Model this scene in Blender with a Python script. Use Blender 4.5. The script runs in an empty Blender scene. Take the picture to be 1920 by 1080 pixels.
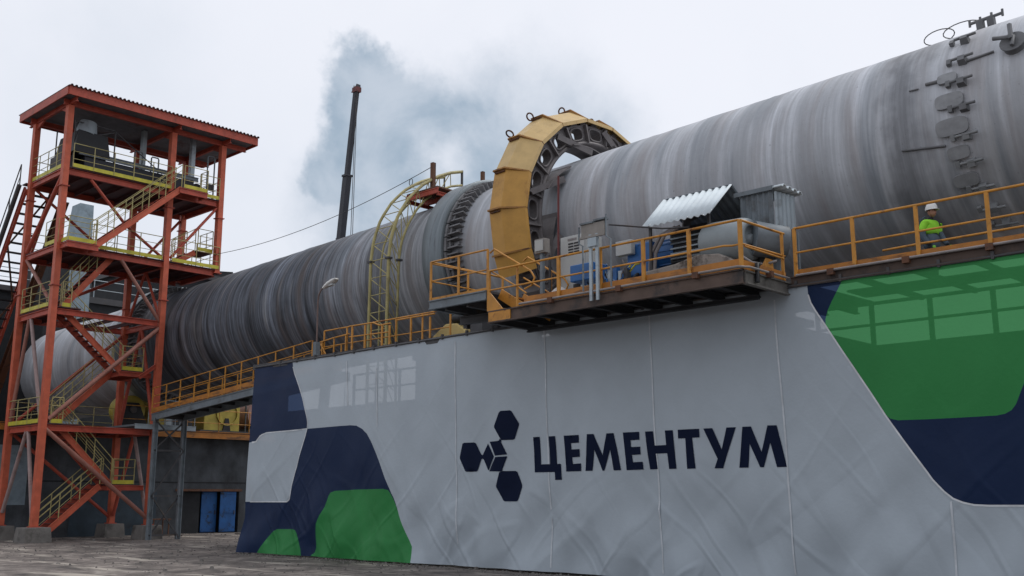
import bpy, math, random
import numpy as np
from mathutils import Vector, Matrix, geometry
from math import sin, cos, pi, radians, atan, atan2, hypot
random.seed(7)
S = bpy.context.scene
COL = S.collection

# ---------------------------------------------------------------- camera
F0 = 1950.0; PITCH = atan(390/1950); AZ = radians(46.4); EYE = 1.9
cd = bpy.data.cameras.new('camera'); cam = bpy.data.objects.new('camera', cd); COL.objects.link(cam)
cam.location = (0, 0, EYE)
cam.rotation_euler = (pi/2+PITCH, 0, pi/2-AZ)
cd.sensor_width = 36; cd.lens = F0/1920*36; cd.clip_start = .1; cd.clip_end = 3000
S.camera = cam
_F = Vector((-cos(AZ), sin(AZ), 0)); _R = Vector((sin(AZ), cos(AZ), 0)); _U = Vector((0, 0, 1))
_f = _F*cos(PITCH)+_U*sin(PITCH); _u = _U*cos(PITCH)-_F*sin(PITCH)
def ray(x, y): return _f+_R*((x-960)/F0)-_u*((y-540)/F0)
def onY(x, y, Y):
    d = ray(x, y); return Vector((0, 0, EYE))+d*(Y/d.y)
def onX(x, y, X):
    d = ray(x, y); return Vector((0, 0, EYE))+d*(X/d.x)

# ---------------------------------------------------------------- world and sun (overcast)
W = bpy.data.worlds.new('World'); S.world = W; W.use_nodes = True
wn = W.node_tree.nodes; wl = W.node_tree.links; wn.clear()
def N(nt, t, **k):
    n = nt.nodes.new(t)
    for a, b in k.items(): setattr(n, a, b)
    return n
out = N(W.node_tree, 'ShaderNodeOutputWorld'); bg = N(W.node_tree, 'ShaderNodeBackground')
sky = N(W.node_tree, 'ShaderNodeTexSky', sky_type='NISHITA', sun_disc=False)
SUN_EL, SUN_AZ = radians(58), radians(20)      # azimuth clockwise from +Y
sky.sun_elevation = SUN_EL; sky.sun_rotation = SUN_AZ
tc = N(W.node_tree, 'ShaderNodeTexCoord')
def wmath(op, a, b=None, c=None, clamp=False):
    n = N(W.node_tree, 'ShaderNodeMath', operation=op); n.use_clamp = clamp
    for i, v in enumerate((a, b, c)):
        if v is None: continue
        if isinstance(v, (int, float)): n.inputs[i].default_value = v
        else: wl.new(v, n.inputs[i])
    return n.outputs[0]
def wnoise(scale, detail=5, rough=.55, dist=0, off=(0, 0, 0)):
    m = N(W.node_tree, 'ShaderNodeMapping'); m.inputs['Location'].default_value = off
    wl.new(tc.outputs['Generated'], m.inputs['Vector'])
    n = N(W.node_tree, 'ShaderNodeTexNoise'); n.inputs['Scale'].default_value = scale
    n.inputs['Detail'].default_value = detail; n.inputs['Roughness'].default_value = rough; n.inputs['Distortion'].default_value = dist
    wl.new(m.outputs[0], n.inputs['Vector']); return n
def wmap(v, a, b, c, d):
    n = N(W.node_tree, 'ShaderNodeMapRange', interpolation_type='SMOOTHSTEP'); wl.new(v, n.inputs[0])
    for i, q in enumerate((a, b, c, d)): n.inputs[i+1].default_value = q
    return n.outputs[0]
warp = wnoise(7, 6, .62)
sub = N(W.node_tree, 'ShaderNodeVectorMath', operation='SUBTRACT'); wl.new(warp.outputs['Color'], sub.inputs[0]); sub.inputs[1].default_value = (.5, .5, .5)
sc_ = N(W.node_tree, 'ShaderNodeVectorMath', operation='SCALE'); wl.new(sub.outputs[0], sc_.inputs[0]); sc_.inputs['Scale'].default_value = .13
ad = N(W.node_tree, 'ShaderNodeVectorMath', operation='ADD'); wl.new(sc_.outputs[0], ad.inputs[0]); wl.new(tc.outputs['Generated'], ad.inputs[1])
def blob(px, py, r0, r1):
    d = ray(px, py).normalized()
    v = N(W.node_tree, 'ShaderNodeVectorMath', operation='DISTANCE'); wl.new(ad.outputs[0], v.inputs[0]); v.inputs[1].default_value = d
    return wmap(v.outputs['Value'], r0, r1, 1, 0)
plume = None
for b in [(705, 185, .036, .056), (690, 280, .045, .070), (760, 265, .05, .095), (880, 270, .03, .11), (760, 350, .03, .12), (900, 330, .02, .13), (1010, 260, .0, .12), (650, 215, .015, .04)]:
    o = blob(*b); plume = o if plume is None else wmath('MAXIMUM', plume, o)
hole = blob(815, 305, .0, .05)
plume = wmath('MULTIPLY', plume, wmath('SUBTRACT', 1, wmath('MULTIPLY', hole, .75)))
tex = wmap(wnoise(9, 6, .6, .3, (3, 1, 2)).outputs[0], .3, .72, .62, 1.15)
plume = wmath('MULTIPLY', plume, tex, clamp=True)
lc = wmath('MULTIPLY', blob(255, 55, .0, .10), .30)
lc2 = wmath('MULTIPLY', blob(430, 420, .0, .28), .22)
lc3 = wmath('MULTIPLY', blob(60, 300, .0, .25), .22)
soft = wmath('MULTIPLY', wmap(wnoise(3.2, 5, .55, .4).outputs[0], .42, .7, 0, 1), .20)
dark = wmath('ADD', wmath('ADD', lc, lc2), wmath('ADD', lc3, soft), clamp=True)
def wmix(fac, a, b):
    n = N(W.node_tree, 'ShaderNodeMixRGB'); wl.new(fac, n.inputs[0]) if not isinstance(fac, float) else setattr(n.inputs[0], 'default_value', fac)
    for i, v in ((1, a), (2, b)):
        if isinstance(v, tuple): n.inputs[i].default_value = v+(1,)
        else: wl.new(v, n.inputs[i])
    return n.outputs[0]
c = wmix(dark, (9.2, 9.4, 10.1), (6.9, 7.5, 8.4))
c = wmix(plume, c, (3.8, 4.75, 5.8))
c = wmix(.93, sky.outputs[0], c)
# sky dimmed behind the viewer, added so faces towards the camera stay darker
sx = N(W.node_tree, 'ShaderNodeVectorMath', operation='DOT_PRODUCT'); wl.new(tc.outputs['Generated'], sx.inputs[0]); sx.inputs[1].default_value = tuple(_F)
rear = wmap(sx.outputs['Value'], -.9, .35, .80, 1.0)
mul = N(W.node_tree, 'ShaderNodeVectorMath', operation='SCALE'); wl.new(c, mul.inputs[0]); wl.new(rear, mul.inputs['Scale'])
wl.new(mul.outputs[0], bg.inputs['Color']); bg.inputs['Strength'].default_value = .1
wl.new(bg.outputs[0], out.inputs[0])
sd = bpy.data.lights.new('sun', 'SUN'); sd.energy = 1.5; sd.angle = radians(25); sd.color = (1, .97, .93)
sun = bpy.data.objects.new('sun', sd); COL.objects.link(sun)
sdir = Vector((sin(SUN_AZ)*cos(SUN_EL), cos(SUN_AZ)*cos(SUN_EL), sin(SUN_EL)))
sun.rotation_euler = sdir.to_track_quat('Z', 'Y').to_euler()
S.view_settings.view_transform = 'Standard'; S.view_settings.look = 'None'; S.view_settings.exposure = 0; S.view_settings.gamma = 1
S.render.engine = 'CYCLES'
S.cycles.transparent_max_bounces = 16

# ---------------------------------------------------------------- materials
def mat(name, col, rough=.65, metal=0., var=.25, scale=2.5, stretch=(1, 1, 1), dirt=None, damt=.0, dscale=1.2, bump=.15, bscale=18, dstretch=(1, 1, 1), spec=.4, demph=.12):
    m = bpy.data.materials.new(name); m.use_nodes = True; nt = m.node_tree; L = nt.links
    b = nt.nodes['Principled BSDF']; b.inputs['Roughness'].default_value = rough; b.inputs['Metallic'].default_value = metal
    b.inputs['Specular IOR Level'].default_value = spec
    t = N(nt, 'ShaderNodeNewGeometry')
    def noise(sc, st, det=6, r=.6):
        mp = N(nt, 'ShaderNodeMapping'); mp.inputs['Scale'].default_value = st; L.new(t.outputs['Position'], mp.inputs[0])
        n = N(nt, 'ShaderNodeTexNoise'); n.inputs['Scale'].default_value = sc; n.inputs['Detail'].default_value = det; n.inputs['Roughness'].default_value = r
        L.new(mp.outputs[0], n.inputs['Vector']); return n.outputs[0]
    n1 = noise(scale, stretch)
    cr = N(nt, 'ShaderNodeMapRange'); L.new(n1, cr.inputs[0]); cr.inputs[1].default_value = .3; cr.inputs[2].default_value = .7
    cr.inputs[3].default_value = 1-var; cr.inputs[4].default_value = 1+var*.6
    sc = N(nt, 'ShaderNodeVectorMath', operation='SCALE'); sc.inputs[0].default_value = col; L.new(cr.outputs[0], sc.inputs['Scale'])
    o = sc.outputs[0]
    if dirt:
        n2 = noise(dscale, dstretch, 8, .68)
        mr = N(nt, 'ShaderNodeMapRange'); L.new(n2, mr.inputs[0]); th = .72-.34*damt; mr.inputs[1].default_value = th; mr.inputs[2].default_value = th+demph
        mx = N(nt, 'ShaderNodeMixRGB'); L.new(mr.outputs[0], mx.inputs[0]); L.new(o, mx.inputs[1]); mx.inputs[2].default_value = tuple(dirt)+(1,)
        o = mx.outputs[0]
    L.new(o, b.inputs['Base Color'])
    if bump:
        n3 = noise(bscale, (1, 1, 1), 4)
        bp = N(nt, 'ShaderNodeBump'); bp.inputs['Strength'].default_value = bump; bp.inputs['Distance'].default_value = .02
        L.new(n3, bp.inputs['Height']); L.new(bp.outputs[0], b.inputs['Normal'])
    m['base'] = 1
    return m
M = {}
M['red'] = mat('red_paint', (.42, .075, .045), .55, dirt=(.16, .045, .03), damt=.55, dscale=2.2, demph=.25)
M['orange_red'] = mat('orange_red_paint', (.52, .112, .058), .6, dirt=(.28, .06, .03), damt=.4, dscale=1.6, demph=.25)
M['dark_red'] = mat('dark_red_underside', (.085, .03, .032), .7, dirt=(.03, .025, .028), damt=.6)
M['pipe_red'] = mat('primer_pipe', (.30, .13, .10), .6, dirt=(.38, .25, .22), damt=.5, dscale=1.1, demph=.3)
M['pale_pipe'] = mat('pale_primer_pipe', (.33, .24, .23), .6, dirt=(.25, .10, .08), damt=.5, dscale=1.4)
M['lime'] = mat('lime_yellow_paint', (.52, .47, .05), .5, dirt=(.25, .22, .05), damt=.35)
M['rail_lime'] = mat('dull_yellow_rail', (.40, .35, .15), .5, dirt=(.2, .17, .09), damt=.5)
M['amber'] = mat('amber_rail_paint', (.53, .24, .035), .5, dirt=(.16, .06, .02), damt=.5, dscale=3)
M['amber_deck'] = mat('amber_toe_board', (.42, .165, .025), .55, dirt=(.13, .06, .025), damt=.6, dscale=2, dstretch=(.5, .5, 2))
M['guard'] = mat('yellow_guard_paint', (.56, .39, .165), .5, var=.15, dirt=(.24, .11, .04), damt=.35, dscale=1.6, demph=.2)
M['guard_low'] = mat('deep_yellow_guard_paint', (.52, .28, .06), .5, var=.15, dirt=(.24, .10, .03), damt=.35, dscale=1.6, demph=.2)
M['rust'] = mat('rusty_steel', (.13, .06, .035), .8, dirt=(.06, .04, .035), damt=.6, dscale=4)
M['steel'] = mat('dark_weathered_steel', (.06, .06, .065), .6, dirt=(.10, .075, .06), damt=.5)
M['galv'] = mat('galvanised_sheet', (.36, .42, .46), .45, metal=.25, var=.2, stretch=(1, 1, .25), dirt=(.18, .19, .2), damt=.4)
M['galv_dk'] = mat('grey_weathered_sheet', (.17, .20, .225), .6, dirt=(.09, .095, .10), damt=.5)
M['roof_sheet'] = mat('pale_roof_sheet', (.60, .67, .71), .65, var=.1, dirt=(.42, .47, .5), damt=.4)
M['black'] = mat('black_rubber', (.012, .013, .017), .55)
M['boom'] = mat('boom_paint', (.015, .018, .03), .5)
M['concrete'] = mat('old_concrete', (.17, .16, .15), .9, var=.3, dirt=(.07, .065, .06), damt=.6, dscale=.9, bump=.4)
M['pier'] = mat('grimy_pier_wall', (.068, .077, .088), .85, var=.5, scale=.9, dirt=(.014, .014, .017), damt=.75, dscale=.7, bump=.5, bscale=5, dstretch=(1, 1, .6), demph=.3)
M['dark'] = mat('sooty_dark_wall', (.026, .028, .032), .9, dirt=(.04, .042, .045), damt=.3)
M['blue'] = mat('blue_machine_paint', (.025, .12, .34), .45, dirt=(.03, .04, .06), damt=.4, dscale=4)
M['door_blue'] = mat('blue_door_paint', (.010, .085, .27), .6, dirt=(.012, .022, .04), damt=.45, dscale=2.2, demph=.1)
M['cabinet'] = mat('pale_grey_cabinet', (.42, .43, .42), .5, var=.08, dirt=(.28, .27, .25), damt=.3)
M['panel'] = mat('dusty_grey_panel', (.26, .24, .22), .6, dirt=(.15, .13, .12), damt=.4)
M['drum'] = mat('grey_drum_paint', (.27, .31, .33), .5, var=.12, dirt=(.16, .17, .18), damt=.35)
M['plinth'] = mat('stained_plinth', (.29, .26, .235), .85, dirt=(.08, .065, .055), damt=.6, dscale=2, bump=.4)
M['roller_y'] = mat('dirty_yellow_roller', (.42, .34, .06), .55, dirt=(.10, .08, .04), damt=.45, dscale=1.3)
M['cream'] = mat('cream_yellow_paint', (.50, .38, .14), .5, dirt=(.3, .2, .08), damt=.3)
M['white'] = mat('white_plastic', (.75, .75, .74), .35, var=.05, bump=0)
M['hivis'] = mat('lime_hi_vis_cloth', (.33, .78, .05), .8, var=.12, bump=.2)
M['workwear'] = mat('blue_grey_workwear', (.085, .115, .15), .85, var=.2)
M['trouser'] = mat('dark_workwear', (.02, .022, .03), .85)
M['skin'] = mat('skin', (.36, .18, .12), .55, var=.08, bump=0)
M['hose'] = mat('grey_hose', (.24, .22, .22), .6)
M['lamp'] = mat('lamp_housing', (.50, .52, .53), .4, var=.1)
M['silo'] = mat('blue_grey_sheet', (.23, .30, .35), .6, dirt=(.13, .16, .18), damt=.4)
M['glove'] = mat('lime_glove', (.25, .6, .08), .7)

# kiln shell: heat and scale stains running round the shell, darker and bluer towards the far half
def kiln_material(name='scaled_shell_steel', light=1.0):
    m = bpy.data.materials.new(name); m.use_nodes = True; nt = m.node_tree; L = nt.links; b = nt.nodes['Principled BSDF']
    t = N(nt, 'ShaderNodeNewGeometry')
    def noise(st, det=5, r=.6, off=(0, 0, 0), dist=0.):
        mp = N(nt, 'ShaderNodeMapping'); mp.inputs['Scale'].default_value = st; mp.inputs['Location'].default_value = off; L.new(t.outputs['Position'], mp.inputs[0])
        n = N(nt, 'ShaderNodeTexNoise'); n.inputs['Scale'].default_value = 1; n.inputs['Detail'].default_value = det; n.inputs['Roughness'].default_value = r; n.inputs['Distortion'].default_value = dist
        L.new(mp.outputs[0], n.inputs['Vector']); return n.outputs[0]
    def mr(v, a, b_, c_, d_):
        n = N(nt, 'ShaderNodeMapRange'); L.new(v, n.inputs[0])
        for i, q in enumerate((a, b_, c_, d_)): n.inputs[i+1].default_value = q
        return n.outputs[0]
    def mix(f, a, b_, mode='MIX'):
        n = N(nt, 'ShaderNodeMixRGB', blend_type=mode)
        if isinstance(f, float): n.inputs[0].default_value = f
        else: L.new(f, n.inputs[0])
        for i, v in ((1, a), (2, b_)):
            if isinstance(v, tuple): n.inputs[i].default_value = v+(1,)
            else: L.new(v, n.inputs[i])
        return n.outputs[0]
    sx = N(nt, 'ShaderNodeSeparateXYZ'); L.new(t.outputs['Position'], sx.inputs[0]); X = sx.outputs[0]
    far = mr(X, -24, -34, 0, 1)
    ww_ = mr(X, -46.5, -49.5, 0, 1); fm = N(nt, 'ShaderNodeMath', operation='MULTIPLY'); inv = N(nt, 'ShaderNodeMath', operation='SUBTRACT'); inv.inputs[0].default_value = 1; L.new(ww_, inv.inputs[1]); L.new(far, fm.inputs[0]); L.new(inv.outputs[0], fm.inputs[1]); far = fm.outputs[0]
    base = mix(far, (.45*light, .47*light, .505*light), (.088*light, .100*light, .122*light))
    s1 = noise((1.15, .10, .13), 5, .62, (0, 3, 1), .25)
    s2 = noise((3.2, .30, .35), 6, .65, (4, 3, 1), .2)
    s3 = noise((.8, .8, .8), 6, .65)
    k1 = mr(s1, .36, .64, .34, 1.75); k2 = mr(s2, .32, .68, .55, 1.4); k3 = mr(s3, .3, .7, .8, 1.2); s4 = noise((8.5, .25, .3), 4, .6, (7, 2, 1), .15); k4 = mr(s4, .38, .62, .55, 1.35)
    mm = N(nt, 'ShaderNodeMath', operation='MULTIPLY'); L.new(k1, mm.inputs[0]); L.new(k2, mm.inputs[1])
    m2 = N(nt, 'ShaderNodeMath', operation='MULTIPLY'); L.new(mm.outputs[0], m2.inputs[0]); L.new(k3, m2.inputs[1])
    m4 = N(nt, 'ShaderNodeMath', operation='MULTIPLY'); L.new(m2.outputs[0], m4.inputs[0]); L.new(k4, m4.inputs[1]); m2 = m4
    # calmer contrast on the near half
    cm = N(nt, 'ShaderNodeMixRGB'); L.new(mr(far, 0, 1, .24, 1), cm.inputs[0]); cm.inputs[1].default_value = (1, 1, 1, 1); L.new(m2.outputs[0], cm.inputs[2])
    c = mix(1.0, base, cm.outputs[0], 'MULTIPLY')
    br = mr(noise((1.3, .12, .16), 5, .6, (9, 1, 5), .3), .5, .68, 0, .42)
    c = mix(br, c, (.25, .205, .19))
    wh = mr(noise((2.1, .14, .2), 5, .6, (19, 6, 2), .4), .6, .72, 0, .28)
    c = mix(wh, c, (.55, .55, .55))
    bl = mr(noise((1.0, .09, .1), 4, .5, (2, 16, 8), .2), .56, .7, 0, .5)
    c = mix(bl, c, (.105, .135, .165))
    # burnt dark band round the shell at the hatches
    ww = N(nt, 'ShaderNodeMath', operation='ADD'); L.new(X, ww.inputs[0]); L.new(mr(noise((.5, .25, .4), 4), .3, .7, -.55, .55), ww.inputs[1])
    b1 = mr(ww.outputs[0], -10.35, -9.75, 0, 1); b2 = mr(ww.outputs[0], -9.5, -8.6, 1, 0)
    bm = N(nt, 'ShaderNodeMath', operation='MULTIPLY'); L.new(b1, bm.inputs[0]); L.new(b2, bm.inputs[1])
    bm2 = N(nt, 'ShaderNodeMath', operation='MULTIPLY'); L.new(bm.outputs[0], bm2.inputs[0]); bm2.inputs[1].default_value = .6
    c = mix(bm2.outputs[0], c, (.045, .047, .055))
    # fine drips and specks
    sp = mr(noise((11, 11, 11), 4, .6), .66, .74, 0, .4); c = mix(sp, c, (.05, .05, .052))
    L.new(c, b.inputs['Base Color']); b.inputs['Roughness'].default_value = .62; b.inputs['Metallic'].default_value = .15; b.inputs['Specular IOR Level'].default_value = .35
    bp = N(nt, 'ShaderNodeBump'); bp.inputs['Strength'].default_value = .5; bp.inputs['Distance'].default_value = .06
    ad_ = N(nt, 'ShaderNodeMath', operation='ADD'); L.new(s2, ad_.inputs[0]); L.new(s3, ad_.inputs[1]); L.new(ad_.outputs[0], bp.inputs['Height']); L.new(bp.outputs[0], b.inputs['Normal'])
    return m
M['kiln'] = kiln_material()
M['tyre'] = mat('dull_tyre_steel', (.17, .20, .22), .45, metal=.4, var=.25, stretch=(3, .2, .2), dirt=(.075, .08, .09), damt=.45, dstretch=(3, .3, .3))
M['pads'] = mat('dusty_ring_blocks', (.19, .19, .20), .65, dirt=(.07, .07, .075), damt=.5, dscale=3)
M['gear'] = mat('greasy_gear_steel', (.15, .138, .14), .6, metal=.2, dirt=(.14, .12, .115), damt=.4, dscale=2)
M['hatch'] = mat('dusty_hatch_plate', (.28, .29, .305), .65, dirt=(.13, .135, .14), damt=.4)
M['soot'] = mat('sooty_fitting', (.16, .165, .175), .7, dirt=(.16, .16, .165), damt=.5)
M['lug'] = mat('pale_dusty_lug', (.24, .25, .26), .7)

# ---------------------------------------------------------------- mesh helpers
class MB:
    def __init__(s): s.v = []; s.f = []; s.sm = []
    def add(s, vs, fs, smooth=False):
        n = len(s.v); s.v += [tuple(v) for v in vs]; s.f += [tuple(i+n for i in f) for f in fs]; s.sm += [smooth]*len(fs); return s
    def box(s, a, b):
        x0, y0, z0 = [min(p, q) for p, q in zip(a, b)]; x1, y1, z1 = [max(p, q) for p, q in zip(a, b)]
        return s.add([(x0,y0,z0),(x1,y0,z0),(x1,y1,z0),(x0,y1,z0),(x0,y0,z1),(x1,y0,z1),(x1,y1,z1),(x0,y1,z1)],
              [(0,3,2,1),(4,5,6,7),(0,1,5,4),(1,2,6,5),(2,3,7,6),(3,0,4,7)])
    def hexa(s, p8): return s.add(p8, [(0,3,2,1),(4,5,6,7),(0,1,5,4),(1,2,6,5),(2,3,7,6),(3,0,4,7)])
    def bar(s, p, q, w, h, up=(0, 0, 1)):           # rectangular bar p->q, w sideways, h along up
        p = Vector(p); q = Vector(q); d = (q-p).normalized(); up = Vector(up)
        if abs(d.dot(up)) > .99: up = Vector((0, 1, 0))
        sd_ = d.cross(up).normalized(); u = sd_.cross(d).normalized(); a = sd_*w/2; b = u*h/2
        return s.hexa([p-a-b, p+a-b, p+a+b, p-a+b, q-a-b, q+a-b, q+a+b, q-a+b])
    def ibeam(s, p, q, w, h, t=.03, up=(0, 0, 1)):
        p = Vector(p); q = Vector(q); d = (q-p).normalized(); u = Vector(up)
        if abs(d.dot(u)) > .99: u = Vector((0, 1, 0))
        sd_ = d.cross(u).normalized(); u = sd_.cross(d).normalized()
        s.bar(p+u*(h/2-t/2), q+u*(h/2-t/2), w, t, up); s.bar(p-u*(h/2-t/2), q-u*(h/2-t/2), w, t, up); s.bar(p, q, t, h-2*t-.002, up); return s
    def tube(s, pts, r, n=8, cap=True, r2=None):
        pts = [Vector(p) for p in pts]; m = len(pts); rings = []
        ref = None
        for i, p in enumerate(pts):
            d = (pts[min(i+1, m-1)]-pts[max(i-1, 0)]).normalized()
            if ref is None: ref = d.orthogonal().normalized()
            ref = (ref-d*ref.dot(d)).normalized(); b = d.cross(ref)
            rr = r if r2 is None else r+(r2-r)*i/(m-1)
            rings.append([p+(ref*cos(2*pi*k/n)+b*sin(2*pi*k/n))*rr for k in range(n)])
        vs = [v for R in rings for v in R]; fs = []
        for i in range(m-1):
            for k in range(n):
                fs.append((i*n+k, i*n+(k+1) % n, (i+1)*n+(k+1) % n, (i+1)*n+k))
        s.add(vs, fs, True)
        if cap: s.add(rings[0], [tuple(range(n))[::-1]]); s.add(rings[-1], [tuple(range(n))])
        return s
    def prism(s, poly, ext):                        # planar polygon extruded by vector
        ext = Vector(ext); n = len(poly); P = [Vector(p) for p in poly]
        return s.add(P+[p+ext for p in P], [tuple(range(n))[::-1], tuple(range(n, 2*n))]+[(i, (i+1) % n, n+(i+1) % n, n+i) for i in range(n)])
    def build(s, name, material, parent=None, loc=None, bevel=0):
        me = bpy.data.meshes.new(name)
        V = np.array(s.v, float)
        if parent is not None: base = wloc(parent)
        elif loc is not None: base = Vector(loc)
        else: base = Vector(((V[:, 0].min()+V[:, 0].max())/2, (V[:, 1].min()+V[:, 1].max())/2, V[:, 2].min()))
        me.from_pydata([tuple(v) for v in (V-np.array(base))], [], s.f)
        me.polygons.foreach_set('use_smooth', s.sm)
        for mm in (material if isinstance(material, (list, tuple)) else [material]): me.materials.append(mm)
        me.update()
        o = bpy.data.objects.new(name, me); COL.objects.link(o)
        if parent is not None: o.parent = parent; WL[o.name] = base
        else: o.location = base; WL[o.name] = base
        if bevel:
            bv = o.modifiers.new('bevel', 'BEVEL'); bv.width = bevel; bv.segments = 2; bv.limit_method = 'ANGLE'
        return o
WL = {}
def wloc(o): return Vector(WL[o.name])
def tag(o, label=None, cat=None, group=None, kind=None):
    if label: o['label'] = label
    if cat: o['category'] = cat
    if group: o['group'] = group
    if kind: o['kind'] = kind
    return o
def thing(name, label, cat, loc, group=None):
    o = bpy.data.objects.new(name, None); COL.objects.link(o); o.location = loc; o.empty_display_size = .3; WL[o.name] = Vector(loc)
    return tag(o, label, cat, group)
def smooth_by_angle(o): pass
def V3(*a): return Vector(a)
def lerp(a, b, t): return Vector(a)*(1-t)+Vector(b)*t

def railing(root, pts, h=1.1, spacing=1.5, m=None, toe=.15, toem=None, mids=(.5,), r=.024, post=.055, posts=None, end_drop=()):
    """railing run along base points (part of root, or its own thing): posts, rails and toe board as separate meshes"""
    m = m or M['amber']; toem = toem or M['amber_deck']
    pts = [Vector(p) for p in pts]
    for i in range(len(pts)-1):
        a, b = pts[i], pts[i+1]; n = max(1, round((b-a).length/spacing))
        for k in range(n+1):
            if k == n and i < len(pts)-2: continue
            p = lerp(a, b, k/n)
            MB().bar(p, p+V3(0, 0, h), post, post*.6).build('post', m, root)
    MB().tube([p+V3(0, 0, h) for p in pts], r).build('top_rail', m, root)
    for q in mids: MB().tube([p+V3(0, 0, h*q) for p in pts], r*.8).build('mid_rail', m, root)
    if toe:
        t = MB()
        for i in range(len(pts)-1): t.bar(pts[i]+V3(0, 0, toe/2+.01), pts[i+1]+V3(0, 0, toe/2+.01), .012, toe)
        t.build('toe_board', toem, root)

# ---------------------------------------------------------------- ground
def ground():
    mb = MB(); xs = [-900, -300, -120, -70, -50, -30, -10, 10, 60, 300, 900]; ys = [-900, -200, -40, 0, 10, 20, 30, 60, 150, 400, 900]
    vs = [(x, y, 0) for y in ys for x in xs]; n = len(xs)
    mb.add(vs, [(j*n+i, j*n+i+1, (j+1)*n+i+1, (j+1)*n+i) for j in range(len(ys)-1) for i in range(n-1)])
    m = bpy.data.materials.new('worn_yard_concrete'); m.use_nodes = True; nt = m.node_tree; L = nt.links; b = nt.nodes['Principled BSDF']
    t = N(nt, 'ShaderNodeNewGeometry')
    def noise(st, det=7, r=.65, dist=0.):
        mp = N(nt, 'ShaderNodeMapping'); mp.inputs['Scale'].default_value = st; L.new(t.outputs['Position'], mp.inputs[0])
        n_ = N(nt, 'ShaderNodeTexNoise'); n_.inputs['Scale'].default_value = 1; n_.inputs['Detail'].default_value = det; n_.inputs['Roughness'].default_value = r; n_.inputs['Distortion'].default_value = dist
        L.new(mp.outputs[0], n_.inputs['Vector']); return n_.outputs[0]
    def ramp(v, st):
        n_ = N(nt, 'ShaderNodeValToRGB'); L.new(v, n_.inputs[0]); e = n_.color_ramp.elements
        while len(e) < len(st): e.new(.5)
        for q, (p, c) in zip(e, st): q.position = p; q.color = tuple(c)+(1,)
        return n_.outputs[0]
    a = ramp(noise((.75, .75, .75), 10, .74, .6), [(.34, (.050, .047, .046)), (.44, (.125, .112, .103)), (.53, (.20, .18, .166)), (.64, (.36, .335, .305))])
    c2 = ramp(noise((2.8, 2.8, 2.8), 8, .7), [(.35, (.45, .42, .4)), (.6, (1.05, 1, .98)), (.75, (1.3, 1.25, 1.2))])
    mx = N(nt, 'ShaderNodeMixRGB', blend_type='MULTIPLY'); mx.inputs[0].default_value = 1; L.new(a, mx.inputs[1]); L.new(c2, mx.inputs[2])
    # pale worn stripes and dark damp patches
    s = N(nt, 'ShaderNodeMapRange'); L.new(noise((.22, 1.1, 1), 6, .6, .5), s.inputs[0]); s.inputs[1].default_value = .57; s.inputs[2].default_value = .66
    mx2 = N(nt, 'ShaderNodeMixRGB'); L.new(s.outputs[0], mx2.inputs[0]); L.new(mx.outputs[0], mx2.inputs[1]); mx2.inputs[2].default_value = (.40, .36, .31, 1)
    L.new(mx2.outputs[0], b.inputs['Base Color'])
    b.inputs['Roughness'].default_value = .75
    bp = N(nt, 'ShaderNodeBump'); bp.inputs['Strength'].default_value = .5; bp.inputs['Distance'].default_value = .05
    L.new(noise((3, 3, 3), 8, .7), bp.inputs['Height']); L.new(bp.outputs[0], b.inputs['Normal'])
    o = mb.build('ground', m); tag(o, kind='structure')
ground()
# loose stones and grit lying about the yard: far too many to count
def grit():
    rnd = random.Random(11); mb = MB()
    for k in range(2600):
        if k % 3 == 0: x = rnd.uniform(-32, -4); y = 19.9-abs(rnd.gauss(0, .35))
        else: x = rnd.uniform(-50, -12); y = rnd.uniform(13, 29)
        if y > 19.5 and x > -31.8 and k % 3: continue
        r = rnd.uniform(.012, .045)*(1.8 if rnd.random() < .05 else 1); h = r*rnd.uniform(.5, 1.1); a = rnd.uniform(0, 6)
        b = [(x+r*rnd.uniform(.7, 1.3)*cos(a+i*1.57), y+r*rnd.uniform(.7, 1.3)*sin(a+i*1.57), -.002) for i in range(4)]
        t = [(x+(p[0]-x)*.55, y+(p[1]-y)*.55, h) for p in b]
        mb.hexa(b+t)
    tag(mb.build('loose_grit', M['concrete']), kind='stuff')
grit()
# ---------------------------------------------------------------- banner with its printed design
BY = 20.0
def bpt(px, py):
    p = onY(px, py, BY); return (p.x, p.z)
def zA(L): return [bpt(440+x/2.4538, 640+y/2.4538) for x, y in L]
def zB(L): return [bpt(1440+x/2.16, 460+y/2.16) for x, y in L]
def zL(L): return [bpt(840+x/2.909, 740+y/2.909) for x, y in L]
def chaikin(P, n=2, closed=True):
    for _ in range(n):
        Q = []
        for i in range(len(P)):
            a, b = P[i], P[(i+1) % len(P)]
            l = hypot(a[0]-b[0], a[1]-b[1])
            t = .25 if l < 1.2 else .3/l
            Q += [(a[0]*(1-t)+b[0]*t, a[1]*(1-t)+b[1]*t), (a[0]*t+b[0]*(1-t), a[1]*t+b[1]*(1-t))]
        P = Q
    return P
XR = -1.5
bl = bpt(478, 690); bb = bpt(465, 1035)
outline = [(bl[0], 6.28), (-27, 6.30), (-23, 6.33), (-20, 6.34), (-16, 6.33), (-12, 6.31), (-8, 6.29), (XR, 6.27), (XR, .05), (-8, .04), (-14, .06), (-20, .06), (-26, .05), (-30, .05), (bl[0]+.05, .06), (bl[0]+.18, 1.2), (bl[0]+.1, 2.5), (bl[0]+.03, 4.4)]
navyA = zA([(60, 100), (268, 98), (270, 118), (279, 150), (300, 210), (318, 262), (335, 320), (344, 352), (347, 375), (345, 403), (300, 408), (200, 417), (150, 422), (125, 436), (108, 462), (60, 470)])
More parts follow.
